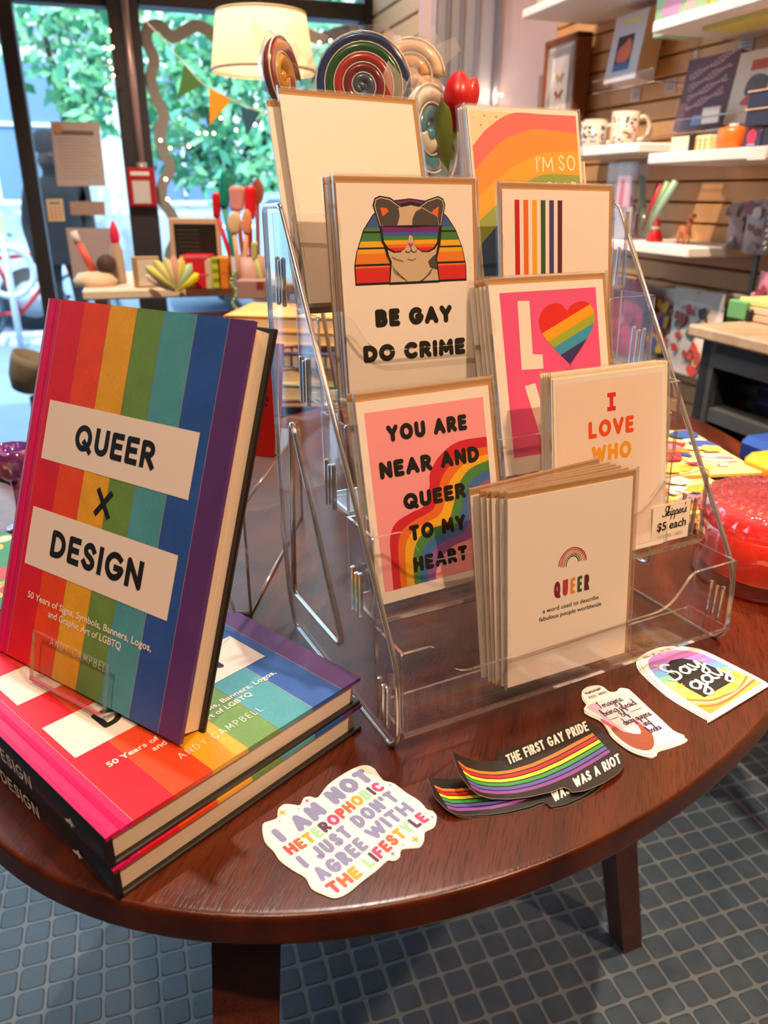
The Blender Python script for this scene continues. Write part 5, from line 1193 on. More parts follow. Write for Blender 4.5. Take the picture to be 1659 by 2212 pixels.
for lab, tl, br in (('white price tag on the wall, left of the two under the white book', (1364, 195), (1381, 217)), ('white price tag on the wall just left of the dark plum book', (1439, 170), (1458, 199)), ('white price tag on the wall above the picture book', (1599, 78), (1624, 110))):
    def art_tag(m, w, h):
        for i in range(3): m.flat([(w*.2, h*(.25+.2*i)), (w*.8, h*(.25+.2*i)), (w*.8, h*(.32+.2*i)), (w*.2, h*(.32+.2*i))], .0006, P('9a8a88', .7))
    wallbox('price_tag', lab, 'price tag', tl, br, .010, .0008, P('dcccc8', .6), art_tag)
# colourful items on the top right shelf
for lab, tl, br, c, c2 in (('green and pink boxed item on the top right shelf', (1425, -40), (1530, 48), '8fb08a', 'c98ab0'), ('yellow and green boxed item at the right end of the top shelf', (1535, -60), (1655, 30), 'c9c05a', '7fae6a')):
    wallbox('gift_box', lab, 'box', tl, br, .20, .08, P(c, .5, var=.2), lambda m, w, h, c2=c2: (m.flat([(w*.1, h*.45), (w*.35, h*.1), (w*.5, h*.5), (w*.3, h*.8)], .001, P(c2, .5)), m.flat([(w*.55, h*.1), (w*.72, h*.1), (w*.78, h*.9), (w*.62, h*.9)], .001, P('d9a0a0', .5))))
wallbox('gift_box', 'pale box on the top left shelf, cut by the frame', 'box', (1165, -60), (1200, 5), .20, .06, P('c9b4a4', .5))
# mugs
def mug(label, px, py, off, hh, r, cols):
    b = on_slat(px, py, off); b.z = zs3+.0005
    t = thing('mug', label, 'mug', T3(*b) @ RZ(-.35), 'mugs on the white shelf')
    m = MB(); MW = P('d6c3b2', .35, coat=.3, var=.03); m.lathe([(0, 0), (r*.95, 0), (r, .004), (r, hh), (r-.003, hh), (r-.0035, .006), (0, .005)], MW, 32)
    random.seed(int(px))
    for i in range(90):
        a = random.uniform(0, 2*PI); z0 = random.uniform(.008, hh-.014); s = random.uniform(.003, .008); c = random.choice(cols)
        q = [((r+.0004)*math.cos(a+dx/r), (r+.0004)*math.sin(a+dx/r), z0+dz) for dx, dz in ((-s*.6, 0), (s*.5, -s*.3), (s*.7, s*.6), (0, s), (-s*.5, s*.7))]; m.poly(q, P(c, .5))
    m.build('cup', t)
    m = MB(); m.tube(cat([(r-.001, 0, hh*.82), (r+.016, 0, hh*.84), (r+.026, 0, hh*.6), (r+.02, 0, hh*.3), (r-.001, 0, hh*.2)], 5), .0045, MW, 8, flatz=1.3); m.build('handle', t)
mug('patterned white mug with a black drawing, back left of the mug group', 1284, 305, .09, .078, .034, ('3a3436', '5a4a44', 'd98a5a'))
mug('blue patterned mug in front at the left of the shelf', 1279, 320, .17, .062, .034, ('3f5a96', '3a3436', '5a6a8a'))
mug('tall patterned mug stacked nearest the shelf end', 1345, 312, .12, .082, .034, ('3f5aa0', 'd9a84a', 'c8404a', '4a4440'))
b = on_slat(1397, 300, .08); b.z = zs3; m = MB(); m.lathe([(0, 0), (.012, 0), (.012, .045), (.010, .045), (.010, .003), (0, .003)], clear('jar_glass', (.95, .96, .96), .08, 3), 20); tag(m.build('shot_glass', None, T3(*b)), 'tiny clear glass beside the mugs', 'glass')
# boxes on the next shelf
def shbox(name, label, x0, x1, y0, off, dep, c, art=None, bev=.003, var=.05):
    a, b2 = room(on_slat(x0, 330, off)), room(on_slat(x1, 330, off)); top_ = room(on_slat((x0+x1)/2, y0, off)).z; w, h = a.y-b2.y, top_-zs4
    m = MB(); m.box((w/2, h/2, -dep/2), (w, h, dep), P(c, .5, var=var), bev=bev)
    if art: art(m, w, h)
    return tag(m.build(name, None, frame(R3(D1-off, a.y, zs4+.0004), -E2, EZ, -E1)), label, 'box', None)
shbox('gift_box', 'cream box with black edges at the left end of the box shelf', 1447, 1490, 291, .20, .05, '17130f', lambda m, w, h: m.flat([(.001, .001), (w-.008, .001), (w-.008, h-.004), (.001, h-.004)], .0006, P('ecd6b8', .5)))
shbox('gift_box', 'cream patterned box beside the black edged one', 1493, 1527, 293, .19, .06, 'e9cfa0', lambda m, w, h: [m.flat(arc(w*(.2+.3*(i % 3)), h*(.2+.25*(i//3)), .004, .004, 0, 300, 6), .0006, P('d98a4a', .5)) for i in range(9)])
shbox('gift_box', 'tan box between the cream box and the orange tin', 1529, 1556, 293, .17, .05, 'd9a060')
b = on_slat(1575, 340, .19); b.z = zs4+.0004; m = MB(); m.lathe([(0, 0), (.026, 0), (.029, .004), (.029, .034), (.026, .040), (.014, .043), (0, .043)], P('ee6a1c', .4, coat=.3), 32); m.lathe([(.009, .043), (.009, .048), (0, .048)], P('c9c4b4', .4), 16); tag(m.build('round_tin', None, T3(*b)), 'round orange tin on the box shelf', 'tin')
shbox('gift_box', 'navy box with a red dot on the box shelf', 1600, 1637, 281, .20, .05, '332c4a', lambda m, w, h: (m.flat(arc(w*.5, h*.62, .012, .013, 0, 345, 18), .0006, P('d9284a', .5)), m.flat([(w*.25, h*.16), (w*.75, h*.16), (w*.75, h*.24), (w*.25, h*.24)], .0006, P('a89ab8', .5))))
shbox('gift_box', 'dark purple box at the right edge of the box shelf', 1640, 1675, 275, .20, .06, '241c2c')
ba = room(on_slat(1622, 270, .20)); m = MB(); w = .075
for i in range(2): m.box((w/2, .016+.031*i, -.03), (w, .029, .06), P('26233a', .5), bev=.003); m.box((w/2, .016+.031*i+.0155, -.03), (w*1.04, .003, .063), P('c9a888', .5))
tag(m.build('jar_stack', None, frame(R3(D1-.20, ba.y+.02, zs4+room(on_slat(1650, 275, .20)).z-zs4+.002), -E2, EZ, -E1)), 'dark jar with pale rims stacked on the dark purple box', 'jar')
wallbox('price_tag', 'white price holder clipped to the front of the box shelf', 'price tag', (1618, 318), (1652, 344), .256, .003, P('f0e2d8', .5))
# candle vase shelf
vb = on_slat(1383, 545, .12); vb.z = zs5
m = MB(); m.lathe([(0, .001), (.026, .001), (.030, .01), (.030, .075), (.027, .075), (.027, .006), (0, .006)], clear('jar_glass', (.95, .96, .96), .08, 3), 28); tag(m.build('glass_vase', None, T3(*vb)), 'clear glass holding tall red and green candles', 'vase')
for lab, x0, y0, x1, y1, c in (('sage green taper candle standing upright in the glass', 1392, 520, 1390, 380, '93a878'), ('sage green taper candle leaning right in the glass', 1388, 520, 1432, 393, '7f9a70'), ('pale green taper candle leaning furthest right in the glass', 1392, 520, 1444, 392, '8fb0a0'), ('red taper candle leaning left in the glass', 1385, 520, 1362, 400, 'c8141e'), ('pink red taper candle behind the green ones', 1390, 520, 1420, 395, 'c9384a')):
    p0 = Vector(vb)+Vector((0, 0, .008)); d_ = room(on_slat(x1, y1, .12)); q = R3(d_.x+(x1-1400)*.0003, d_.y, d_.z)
    m = MB(); m.tube([Vector((0, 0, 0)), (q-p0)*.5, q-p0], [.0095, .0093, .0085], P(c, .4), 12); tag(m.build('taper_candle', None, T3(*(p0+E2*(x1-1400)*-.0002))), lab, 'candle', 'taper candles in the glass')
sf = on_slat(1410, 545, .16); sf.z = zs5
t = thing('santa_figurine', 'small red and white conical figurine beside the candle glass', 'figurine', T3(*sf)); m = MB(); m.lathe([(0, 0), (.018, 0), (.019, .006), (.014, .022), (.011, .028)], P('c8141e', .4), 20); m.build('body', t); m = MB(); m.ball((0, 0, .032), .011, P('e8d8c8', .5)); m.build('head', t); m = MB(); m.lathe([(.011, .036), (.006, .048), (0, .058)], P('b5121c', .5), 16); m.build('hat', t)
of = on_slat(1472, 545, .15); of.z = zs5
t = thing('deer_figurine', 'small orange animal figurine near the shelf end', 'figurine', T3(*of) @ RZ(A)); m = MB(); OR_ = P('d9824a', .5, var=.15)
m.ball((0, 0, .034), .014, OR_, sc=(.8, 1.3, .8)); m.tube([(0, -.012, .038), (0, -.018, .056)], .006, OR_, 8); m.ball((0, -.021, .060), .008, OR_, sc=(.8, 1.3, .8))
for x in (-.006, .006):
    for y in (-.01, .011): m.tube([(x, y, .03), (x, y, .0005)], .0032, OR_, 8)
m.build('body', t)
ab = wallbox('acrylic_box', 'clear acrylic box of pink goods left of the candle glass', 'box', (1313, 378), (1356, 545), .20, .03, ACRYL, None, None, 0, ACRYL, zs5+.001)
wallbox('soap_carton', 'pink printed carton inside the clear acrylic box', 'carton', (1335, 388), (1352, 470), .185, .006, P('d9a0a4', .5), lambda m, w, h: m.flat([(w*.3, h*.1), (w*.6, h*.1), (w*.6, h*.9), (w*.3, h*.9)], .001, P('c8384a', .5)), None, 0, None, zs5+.06)
wallbox('soap_carton', 'grey white carton at the bottom of the clear acrylic box', 'carton', (1330, 470), (1352, 540), .185, .006, P('b9a9a0', .5), None, None, 0, None, zs5+.003)
# hanging packs
def pack(label, tl, br, off, c, hdr=None, art=None, cat_='pack'):
    a, b2 = room(on_slat(*tl, off)), room(on_slat(*br, off)); w, h = a.y-b2.y, a.z-b2.z
    t = thing('hanging_pack', label, cat_, frame(R3(D1-off, a.y, b2.z), -E2, EZ, -E1), None)
    m = MB(); hh = h*(.86 if hdr else 1); n = 8
    rows = [[(w*i/n, hh*j/n, .014*math.sin(PI*i/n)**.6*math.sin(PI*(j+.4)/(n+.8))**.6) for i in range(n+1)] for j in range(n+1)]
    m.add([p for r in rows for p in r], [(j*9+i, j*9+i+1, j*9+10+i, j*9+9+i) for j in range(n) for i in range(n)], P(c, .45, var=.1), True)
    m.add([(p[0], p[1], -.4*p[2]) for r in rows for p in r], [(j*9+9+i, j*9+10+i, j*9+i+1, j*9+i) for j in range(n) for i in range(n)], P(c, .45, var=.1), True)
    if art: art(m, w, hh)
    m.build('bag', t)
    if hdr: m = MB(); m.box((w/2, h*.91, .002), (w*.98, h*.18, .003), P(hdr, .6)); m.build('header_card', t)
    m = MB(); m.tube([(w/2, h*.97, .01), (w/2, h*.99, -.02), (w/2, h*.99, -off+.012)], .0014, P('b9b0a8', .3, metal=.8), 6); m.build('hook', t)
def blots(seed, cols, n=18, rr=(.006, .016)):
    def f(m, w, h):
        random.seed(seed)
        for i in range(n):
            x, y, r = random.uniform(.1, .9)*w, random.uniform(.06, .94)*h, random.uniform(*rr)
            q = [(min(w*.97, max(w*.03, x+r*random.uniform(.5, 1.3)*math.cos(a))), min(h*.97, max(h*.03, y+r*random.uniform(.5, 1.3)*math.sin(a)))) for a in [2*PI*j/7 for j in range(7)]]
            m.flat(cat(q, 2, True), .0165+.0001*i, P(random.choice(cols), .5))
    return f
pack('grey keychain pack hanging at the right edge of the slat wall', (1582, 436), (1618, 540), .10, 'a8929a', None, blots(1, ('5a4a50', '8a6a5a', 'c9b9b9'), 10))
pack('mauve pack hanging at the right edge next to the grey one', (1621, 430), (1668, 552), .12, 'b09a9c', None, blots(2, ('6a5a5a', 'd9c9c4', '8a3a44'), 10))
pack('pink patterned pack hanging low at the right edge', (1644, 585), (1685, 690), .14, 'c9788a', None, blots(3, ('c8384a', 'd99aa8', 'a03a50'), 16))
m = MB(); [m.tube([(0, .012*i, .004*(i % 2)), (0.004, .012*i+.011, 0)], .004, P('c9c4c0', .2, metal=.9), 6) for i in range(6)]; tag(m.build('key_chain', None, SLF(1650, 545, .16)), 'silver chain hanging in front of the mauve pack', 'chain')
m = MB(); m.box((0, -.045, 0), (.014, .09, .006), P('3a3230', .5), bev=.002); m.ball((0, -.096, 0), .008, P('c9b49a', .3, metal=.8)); m.tube([(0, 0, 0), (0, .004, -.11)], .0014, P('b9b0a8', .3, metal=.8)); tag(m.build('strap', None, SLF(1636, 552, .12)), 'dark strap with a brass end hanging under the grey pack', 'strap')
pack('colourful pink and yellow tea towel hanging left of the dark one', (1392, 612), (1447, 770), .07, 'c98a8a', 'd9d4d8', blots(4, ('c8384a', 'e0b43c', '5a5aa0', 'd98a9a', '7a9a5a'), 30, (.01, .02)), 'tea towel')
pack('dark floral tea towel hanging behind the white tomato one', (1438, 628), (1474, 800), .05, '3a3430', 'a8a07a', blots(5, ('6a4a3a', '8a7a5a', '2a3a5a'), 12), 'tea towel')
pack('white tea towel printed with tomatoes hanging beside the cabinet', (1462, 618), (1538, 828), .09, 'e0d4cc', 'd9cfc4', blots(6, ('c8402c', '8a2a24', '3a3434', '4a6a4a', 'd98a4a', 'c9b9b0', 'b0483c'), 26, (.008, .018)), 'tea towel')
pack('green printed tea towel hanging above the cabinet', (1536, 650), (1582, 760), .06, '5a4f3a', 'c9b9a0', blots(7, ('4a6a3a', '8a7a5a'), 10), 'tea towel')
pack('white header pack hanging above the right of the cabinet', (1582, 632), (1648, 690), .06, 'a8784a', 'd9ccd0', None)

# ------------------------------------------------------------------ dark cabinet against the slat wall
cb = room(hit(1525, 705, E1, 1.0)); e2c, ztop = cb.y, cb.z; CE0, CE1, CL = 1.0, D1-.012, .30
DG = P('3c3e40', .55, var=.08)
cbn = thing('cabinet', 'dark grey open shelf cabinet with pale wood top against the slat wall', 'cabinet', RM @ T3(0, 0, 0))
m = MB()
ZB = .30; zm = (ZB+ztop-.02)/2; hh_ = ztop-.02-ZB
m.box(((CE0+CE1)/2, e2c-.012, zm), (CE1-CE0, .024, hh_), DG); m.box(((CE0+CE1)/2, e2c-CL, zm), (CE1-CE0, .024, hh_), DG)
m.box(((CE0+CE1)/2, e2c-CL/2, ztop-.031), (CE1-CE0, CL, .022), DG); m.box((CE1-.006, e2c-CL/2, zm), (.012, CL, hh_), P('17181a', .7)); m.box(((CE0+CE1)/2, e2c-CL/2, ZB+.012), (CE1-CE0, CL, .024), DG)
m.box((CE0+.008, e2c-.018, zm), (.016, .036, hh_), DG); m.box((CE0+.008, e2c-CL/2, ztop-.045), (.016, CL, .045), DG); m.build('carcass', cbn)
zsh = room(hit(1535, 885, E1, 1.0)).z
m = MB(); m.box(((CE0+CE1)/2, e2c-CL/2, zsh-.012), (CE1-CE0-.01, CL-.02, .024), P('4a4c4e', .5)); m.build('shelf', cbn)
m = MB(); m.box(((CE0+CE1)/2-.01, e2c-CL/2+.01, ztop-.009), (CE1-CE0+.02, CL+.03, .022), PALEWOOD, bev=.004); m.build('top', cbn)
def folded(label, px, py, c, w, d, h, zb, art=None):
    p = hit(px, py, E1, 1.06); m = MB()
    n = max(1, int(h/.018))
    rows = []
    M = RM @ T3(1.19, max(e2c-CL+.014+w/2, min(e2c-.03-w/2, room(p).y)), zb)
    m.box((0, 0, h/2), (d, w, h), P(c, .9, var=.2, scale=40), bev=min(.012, h*.45))
    if art: art(m, w, d, h)
    return tag(m.build('folded_shirt', None, M), label, 'folded shirt', 'folded shirts in the cabinet')
for i, (lab, c) in enumerate((('black folded shirt at the bottom of the dark pile', '1a1719'), ('black folded shirt second up in the dark pile', '221d20'), ('black folded shirt third up in the dark pile', '161416'))): folded(lab, 1575, 860, c, .125, .27, .026, zsh+.0005+.027*i)
folded('black folded shirt with pale eye prints on top of the dark pile', 1575, 860, '191617', .122, .25, .024, zsh+.0005+.027*3, lambda m, w, d, h: [(m.add([(-d/2-.001, y+.022*math.cos(a), h*.5+.009*math.sin(a)) for a in [2*PI*i/14 for i in range(14)]], [list(range(14))], P('b0a49a', .7)), m.ball((-d/2-.001, y, h*.5), .006, BLACK)) for y in (.02, -.035)])
for i in range(3): folded('blue folded shirt in the pile at the right of the cabinet shelf' , 1690, 850, '30346a', .115, .27, .027, zsh+.0005+.028*i)
for i, (x, c) in enumerate(((1548, '8a7c74'), (1580, '8f8078'), (1612, '83766f'))):
    p = room(hit(x, 930, E1, 1.06)); m = MB(); m.box((0, 0, .15), (.26, .034, .30-.02*(i % 2)), P(c, .8, var=.1), bev=.006); tag(m.build('record_album', None, RM @ T3(1.18, max(p.y, e2c-CL+.035), ZB+.0245)), ('first', 'second', 'third')[i]+' grey brown album from the left standing in the lower cabinet', 'album', 'albums in the cabinet')
# things on the cabinet top
def ctop(name, label, cat_, px0, px1, h, c, dep=.10, off=.10, bev=.003):
    a, b2 = room(hit(px0, 690, E1, 1.10)), room(hit(px1, 690, E1, 1.10)); m = MB(); w = abs(a.y-b2.y)
    m.box((0, 0, h/2), (dep, w, h), P(c, .5, var=.1), bev=bev); return tag(m.build(name, None, RM @ T3(1.10+dep/2, (a.y+b2.y)/2, ztop+.0024)), label, cat_)
ctop('gift_box', 'green and yellow box on the pale cabinet top', 'box', 1566, 1606, .035, '6aa86a'); ctop('card_holder', 'tiny black block on the pale cabinet top', 'block', 1607, 1617, .022, '1a1816', .02)
for i, c in enumerate(('d9b49a', 'e3c8a4', 'efe08a')):
    p = room(hit(1650, 690, E1, 1.12)); m = MB(); m.box((0, 0, .007), (.14, .16, .013), P(c, .6), bev=.002); tag(m.build('paperback_book', None, RM @ T3(1.18, p.y-.02, ztop+.0024+.0135*i)), ('bottom peach paperback in the stack on the cabinet top', 'middle tan paperback in the stack on the cabinet top', 'top yellow paperback in the stack on the cabinet top')[i], 'book', 'books on the cabinet')
wallbox('jar_lid_tin', 'small red cap tin beside the vase shelf', 'tin', (1300, 610), (1322, 650), .1, .03, P('b5384a', .5)) if 0 else None
pack('red cloth bag hanging behind the right side of the card rack', (1328, 596), (1376, 775), .12, 'b53a4a', None, blots(8, ('c86a78', '9a2a3a'), 10), 'bag')

# ------------------------------------------------------------------ second table on the right with illustrated papers
TM = T3(.215, .762, TZ) @ RZ(.19)
m = MB(); m.box((.14, .21, .0085), (.28, .42, .016), wood('tan_table_wood', '8a5f3c', 'b08258', 0, 4, 40, bump=.05), bev=.005)
tag(m.build('serving_board', None, TM), 'tan wooden board under the yellow papers behind the red candle', 'board')
def paper_art(seed, cols):
    def f(m, w, h):
        random.seed(seed)
        for i in range(60):
            x, y, r = random.uniform(.06, .94)*w, random.uniform(.06, .94)*h, random.uniform(.006, .026)
            q = [(min(w*.98, max(w*.02, x+r*random.uniform(.4, 1.4)*math.cos(a))), min(h*.98, max(h*.02, y+r*.7*random.uniform(.4, 1.4)*math.sin(a)))) for a in [2*PI*j/6 for j in range(6)]]
            m.flat(cat(q, 2, True) if i % 3 else q, .0003+.00006*i, P(random.choice(cols), .5))
        for i in range(10):
            x, y = random.uniform(.1, .9)*w, random.uniform(.1, .9)*h
            stroke(lambda P_: m.flat(P_, .0026, P('3a3026', .6)), cat([(x, y), (x+random.uniform(-.02, .02), y+.012), (x+random.uniform(-.03, .03), y+.004)], 4), .0011)
    return f
pc = ('b8222a', 'e8b850', 'd9c4b0', '2f4a8a', 'd9702c', 'e8e0cc', 'd09a34', 'a8707f')
for i, (lab, a, b, w, h, ang, z) in enumerate((
    ('yellow illustrated booklet nearest the red candle on the tan board', .02, .004, .20, .17, .02, 0), ('yellow illustrated booklet in the middle of the tan board', .085, .12, .205, .19, -.06, .0042),
    ('yellow illustrated booklet at the back of the tan board', .06, .26, .20, .19, .08, .0084), ('yellow illustrated booklet tucked left on the tan board', .005, .17, .15, .2, .10, .0126))):
    mb_ = MB(); mb_.box((w/2, h/2, -.002), (w, h, .004), P('e3c878', .5, var=.06)); paper_art(30+i, pc)(mb_, w, h)
    tag(mb_.build('booklet', None, TM @ T3(a, b, .017+z+.004) @ RZ(ang)), lab, 'booklet', 'yellow booklets')
for lab, px, py, c, z_ in (('blue plastic case at the right edge beyond the yellow papers', 1678, 1006, '1c3f8a', 0), ('orange plastic case at the right edge beyond the yellow papers', 1690, 1048, 'e89a1c', 0)):
    p = on_z(px, py, .0); m = MB(); m.box((.0, 0, .02), (.09, .07, .04), P(c, .35, coat=.3), bev=.014); tag(m.build('plastic_case', None, T3(p.x, p.y, TZ+.0005) @ RZ(A)), lab, 'case')
# small brown table at the far left under the goblet
st = thing('side_table', 'small round brown side table at the left behind the upright book', 'table', T3(-.612, .74, 0))
m = MB(); m.lathe([(0, TZ-.02), (.22, TZ-.02), (.23, TZ-.016), (.23, TZ-.003), (.227, TZ), (.2, TZ), (0, TZ)], wood('brown_table_wood', '6a3f2c', '7f5038', 0, 4, 40, bump=.05), 64); m.build('table_top', st)
m = MB(); m.lathe([(0, 0), (.12, 0), (.12, .012), (.03, .03), (.022, .1), (.022, TZ-.02)], LEGWOOD, 32, (-.2, 0, 0)); m.build('pedestal', st)

# ------------------------------------------------------------------ displays at the back left
T3Z = TZ + .0
t3 = thing('display_table', 'pale display table at the back in front of the shop window', 'table', RM)
m = MB(); a0, a1, b0, b1 = .13, .42, 1.36, 2.02
m.box(((a0+a1)/2, (b0+b1)/2, T3Z-.02), (a1-a0, b1-b0, .04), wood('brown_table_wood', '6a3f2c', '7f5038', 0, 4, 40, bump=.05), bev=.012); m.build('table_top', t3)
for x in (a0+.05, a1-.05):
    for y in (b0+.06, b1-.06): m = MB(); m.box((x, y, (T3Z-.04)/2), (.05, .05, T3Z-.04), LEGWOOD, bev=.004); m.build('leg', t3)
# stack of books seen through the rack's side
sp_ = at(640, 800, 1.36); z = T3Z+.0005
for lab, h, c, w, d in (('thick brown and pink book at the bottom of the stack behind the rack', .012, '8a5a50', .25, .2), ('mottled green book second up in the stack behind the rack', .026, '9fb59a', .235, .19), ('cream book third up in the stack behind the rack', .028, 'efe0b4', .22, .18), ('blue striped book in the middle of the stack behind the rack', .026, '6a7cc0', .215, .18), ('thin pink book above the blue one in the stack behind the rack', .012, 'e0a09a', .22, .18), ('yellow book second from the top of the stack behind the rack', .022, 'eecb6a', .21, .175), ('cream and orange book on top of the stack behind the rack', .024, 'f0b45a', .20, .17)):
    t = thing('paperback_book', lab, 'book', T3(sp_.x-.01, sp_.y+.06, z) @ RZ(random.uniform(-.15, .25)), 'stacked books behind the rack')
    m = MB(); cm = P(c, .5, var=.12); m.box((0, 0, h-.0008), (w, d, .0016), cm); m.box((0, 0, .0008), (w, d, .0016), cm); m.box((-w/2+.0008, 0, h/2), (.0016, d, h), cm)
    if 'blue' in lab:
        for i in range(14): m.box((-w/2+.02+.015*i, -d/2-.0003, h/2), (.003, .0008, h*.8), P('2a2f5a', .6))
    m.build('cover', t); m = MB(); m.box((.001, .001, h/2), (w-.006, d-.006, h-.0034), pages('f0dcb4')); m.build('page_block', t); z += h+.0006
# window ledge with the small goods
LZ = TZ + .125
t4 = thing('display_ledge', 'long cream display ledge under the shop window', 'ledge', RM)
m = MB(); m.box((.17, 2.32, LZ-.012), (.54, .50, .024), P('ecd8c0', .6), bev=.004); m.build('top', t4)
for x in (-.06, .40):
    m = MB(); m.box((x, 2.32, (LZ-.024)/2), (.03, .46, LZ-.024), P('d9c4ac', .6)); m.build('side_panel', t4)
DL = 1.98
def stand_box(name, label, cat_, x0, y0, x1, y1, d, dep, c, art=None, bev=.002, rz=0, group=None, var=.06, zb=None, rough=.5):
    a, b = at(x0, y1, d), at(x1, y0, d); w, h = (b-a).x, b.z-a.z
    if zb is not None: h = b.z-zb; a.z = zb
    m = MB(); m.box((w/2, dep/2, h/2), (w, dep, h), P(c, rough, var=var), bev=bev)
    if art: art(m, w, h)
    return tag(m.build(name, None, T3(*a) @ RZ(rz)), label, cat_, group)
F2 = lambda m, pts, c: m.poly([(x, -.0006, z) for x, z in pts], P(c, .5))
stand_box('gift_tin', 'tall bright red box at the left of the boxes by the window', 'box', 398, 553, 448, 676, DL, .08, 'e0202a', lambda m, w, h: (F2(m, [(0, h*.40), (w, h*.40), (w, h*.46), (0, h*.46)], 'f0606a'), F2(m, [(0, h*.93), (w, h*.93), (w, h), (0, h)], 'f07a84')), zb=LZ+.0005)
stand_box('gift_tin', 'slim cream box next to the tall red one', 'box', 449, 560, 459, 676, DL, .08, 'e3d0a4', zb=LZ+.0005)
stand_box('gift_tin', 'olive and yellow striped box between the red and orange ones', 'box', 460, 558, 475, 676, DL, .08, '8f9a1c', lambda m, w, h: [F2(m, [(w*.2, h*(.05+.3*i)), (w*.8, h*(.05+.3*i)), (w*.8, h*(.22+.3*i)), (w*.2, h*(.22+.3*i))], 'd9d02c') for i in range(3)], zb=LZ+.0005)
stand_box('gift_tin', 'orange box at the right of the boxes by the window', 'box', 476, 556, 510, 676, DL, .08, 'f08a24', lambda m, w, h: F2(m, [(0, h*.5), (w, h*.5), (w, h*.54), (0, h*.54)], 'd9701c'), zb=LZ+.0005)
def lb(m, w, h):
    F2(m, [(w*.1, h*.06), (w*.95, h*.06), (w*.95, h*.92), (w*.1, h*.92)], '17140f')
    for i in range(13): m.poly([(w*.14, -.0012, h*(.1+.06*i)), (w*.6, -.0012, h*(.1+.06*i)), (w*.6, -.0012, h*(.115+.06*i)), (w*.14, -.0012, h*(.115+.06*i))], P('4a3f30', .7))
stand_box('letter_board', 'black ribbed letter board with pale wooden frame by the window', 'letter board', 384, 472, 470, 700, 2.06, .03, 'c9a888', lb, zb=LZ+.0005)
t = thing('bud_vase', 'red tipped bottle in front of the dark window post', 'vase', T3(*at(267, 675, 2.1))); t.location.z = LZ+.0005; m = MB(); m.lathe([(0, 0), (.016, 0), (.018, .01), (.016, .08), (.008, .105), (.008, .12), (0, .12)], P('b9a08a', .5), 20); m.build('body', t); m = MB(); m.lathe([(.010, .10), (.013, .115), (.010, .135), (.004, .15), (0, .155)], P('e0204a', .5), 16); m.build('tip', t)
def fr(m, w, h): F2(m, [(w*.2, h*.06), (w*.86, h*.06), (w*.86, h*.93), (w*.2, h*.93)], 'e3d2c4')
stand_box('photo_frame', 'tan wooden frame standing tilted in front of the window post', 'frame', 298, 556, 340, 690, 2.0, .03, 'b08a50', fr, .002, .25, zb=LZ+.0005)
# silicone kitchen tools in a crock
ck = at(545, 690, 1.9); ck.z = LZ+.0005
m = MB(); m.lathe([(0, 0), (.036, 0), (.040, .006), (.042, .085), (.038, .085), (.036, .008), (0, .006)], P('c49a90', .5, var=.15), 28); tag(m.build('utensil_crock', None, T3(*ck)), 'pinkish crock holding the coloured kitchen tools', 'crock')
def tool(label, hx, hy0, hy1, wpx, c, hc, bx, by, shape='oval', d=1.9):
    c0 = at(hx, hy1, d); t = thing('spatula', label, 'kitchen tool', T3(*c0), 'kitchen tools in the crock')
    top_ = at(hx, hy0, d)-c0; w = wpx*d/F; f = at(bx, by, d)-c0; f.z = max(f.z, ck.z+.008-c0.z)
    m = MB(); n = 10; rows = []
    for i in range(n+1):
        q = i/n; ww = w/2*((math.sin(PI*min(1, max(0, .1+q*.88)))**.55) if shape == 'oval' else (.75+.25*q if 0 < i < n else .6))
        c_ = top_*q
        rows.append([c_+Vector((-ww, -.003, 0)), c_+Vector((-ww*.6, -.006, 0)), c_+Vector((ww*.6, -.006, 0)), c_+Vector((ww, -.003, 0)), c_+Vector((ww, .003, 0)), c_+Vector((ww*.6, .006, 0)), c_+Vector((-ww*.6, .006, 0)), c_+Vector((-ww, .003, 0))])
    m.add([p for r in rows for p in r], [(i*8+j, i*8+(j+1) % 8, (i+1)*8+(j+1) % 8, (i+1)*8+j) for i in range(n) for j in range(8)] + [tuple(range(8))[::-1], tuple(range(n*8, n*8+8))], P(c, .45, var=.04), True); m.build('head', t)
    m = MB(); m.tube([Vector((0, 0, .01)), f*.5, f], .0055, P(hc, .5), 8); m.build('handle', t)
tool('teal spoon spatula, tallest of the kitchen tools', 484, 366, 450, 21, '148a7a', '148a7a', 520, 640)
tool('red spatula at the left of the kitchen tools', 468, 416, 470, 18, 'd9101c', 'c8141c', 525, 640, 'sq')
tool('pink broad spatula in the middle of the kitchen tools', 512, 402, 455, 33, 'e39a94', 'e9b08a', 535, 640, 'sq', 1.88)
tool('red broad spatula right of the pink one', 540, 402, 474, 26, 'e0141c', 'c8323a', 545, 640, 'sq', 1.92)
tool('pink round spoon behind the red broad spatula', 556, 386, 440, 26, 'e3948c', 'e39a90', 560, 640, 'oval', 1.96)
tool('cream spatula low in the bunch of kitchen tools', 506, 458, 505, 27, 'ecc89a', 'e9b48a', 522, 640, 'oval', 1.86)
tool('peach spatula low at the right of the bunch of kitchen tools', 533, 452, 505, 22, 'f0a070', 'eba07a', 528, 640, 'oval', 1.87)
tool('lime green brush with a thick handle leaning right', 550, 522, 560, 14, 'c9cf7a', 'c9cf7a', 575, 640, 'sq', 1.84)
tool('grey green whisk handle among the kitchen tools', 500, 480, 540, 12, '5a8a70', '5a8a70', 530, 640, 'sq', 1.93)
stand_box('gift_carton', 'dusty pink carton in front of the kitchen tools', 'carton', 516, 606, 572, 690, 1.80, .06, 'b58a80', lambda m, w, h: F2(m, [(w*.7, h*.5), (w*.95, h*.5), (w*.95, h*.95), (w*.7, h*.95)], '8a3a34'), zb=LZ+.0005)
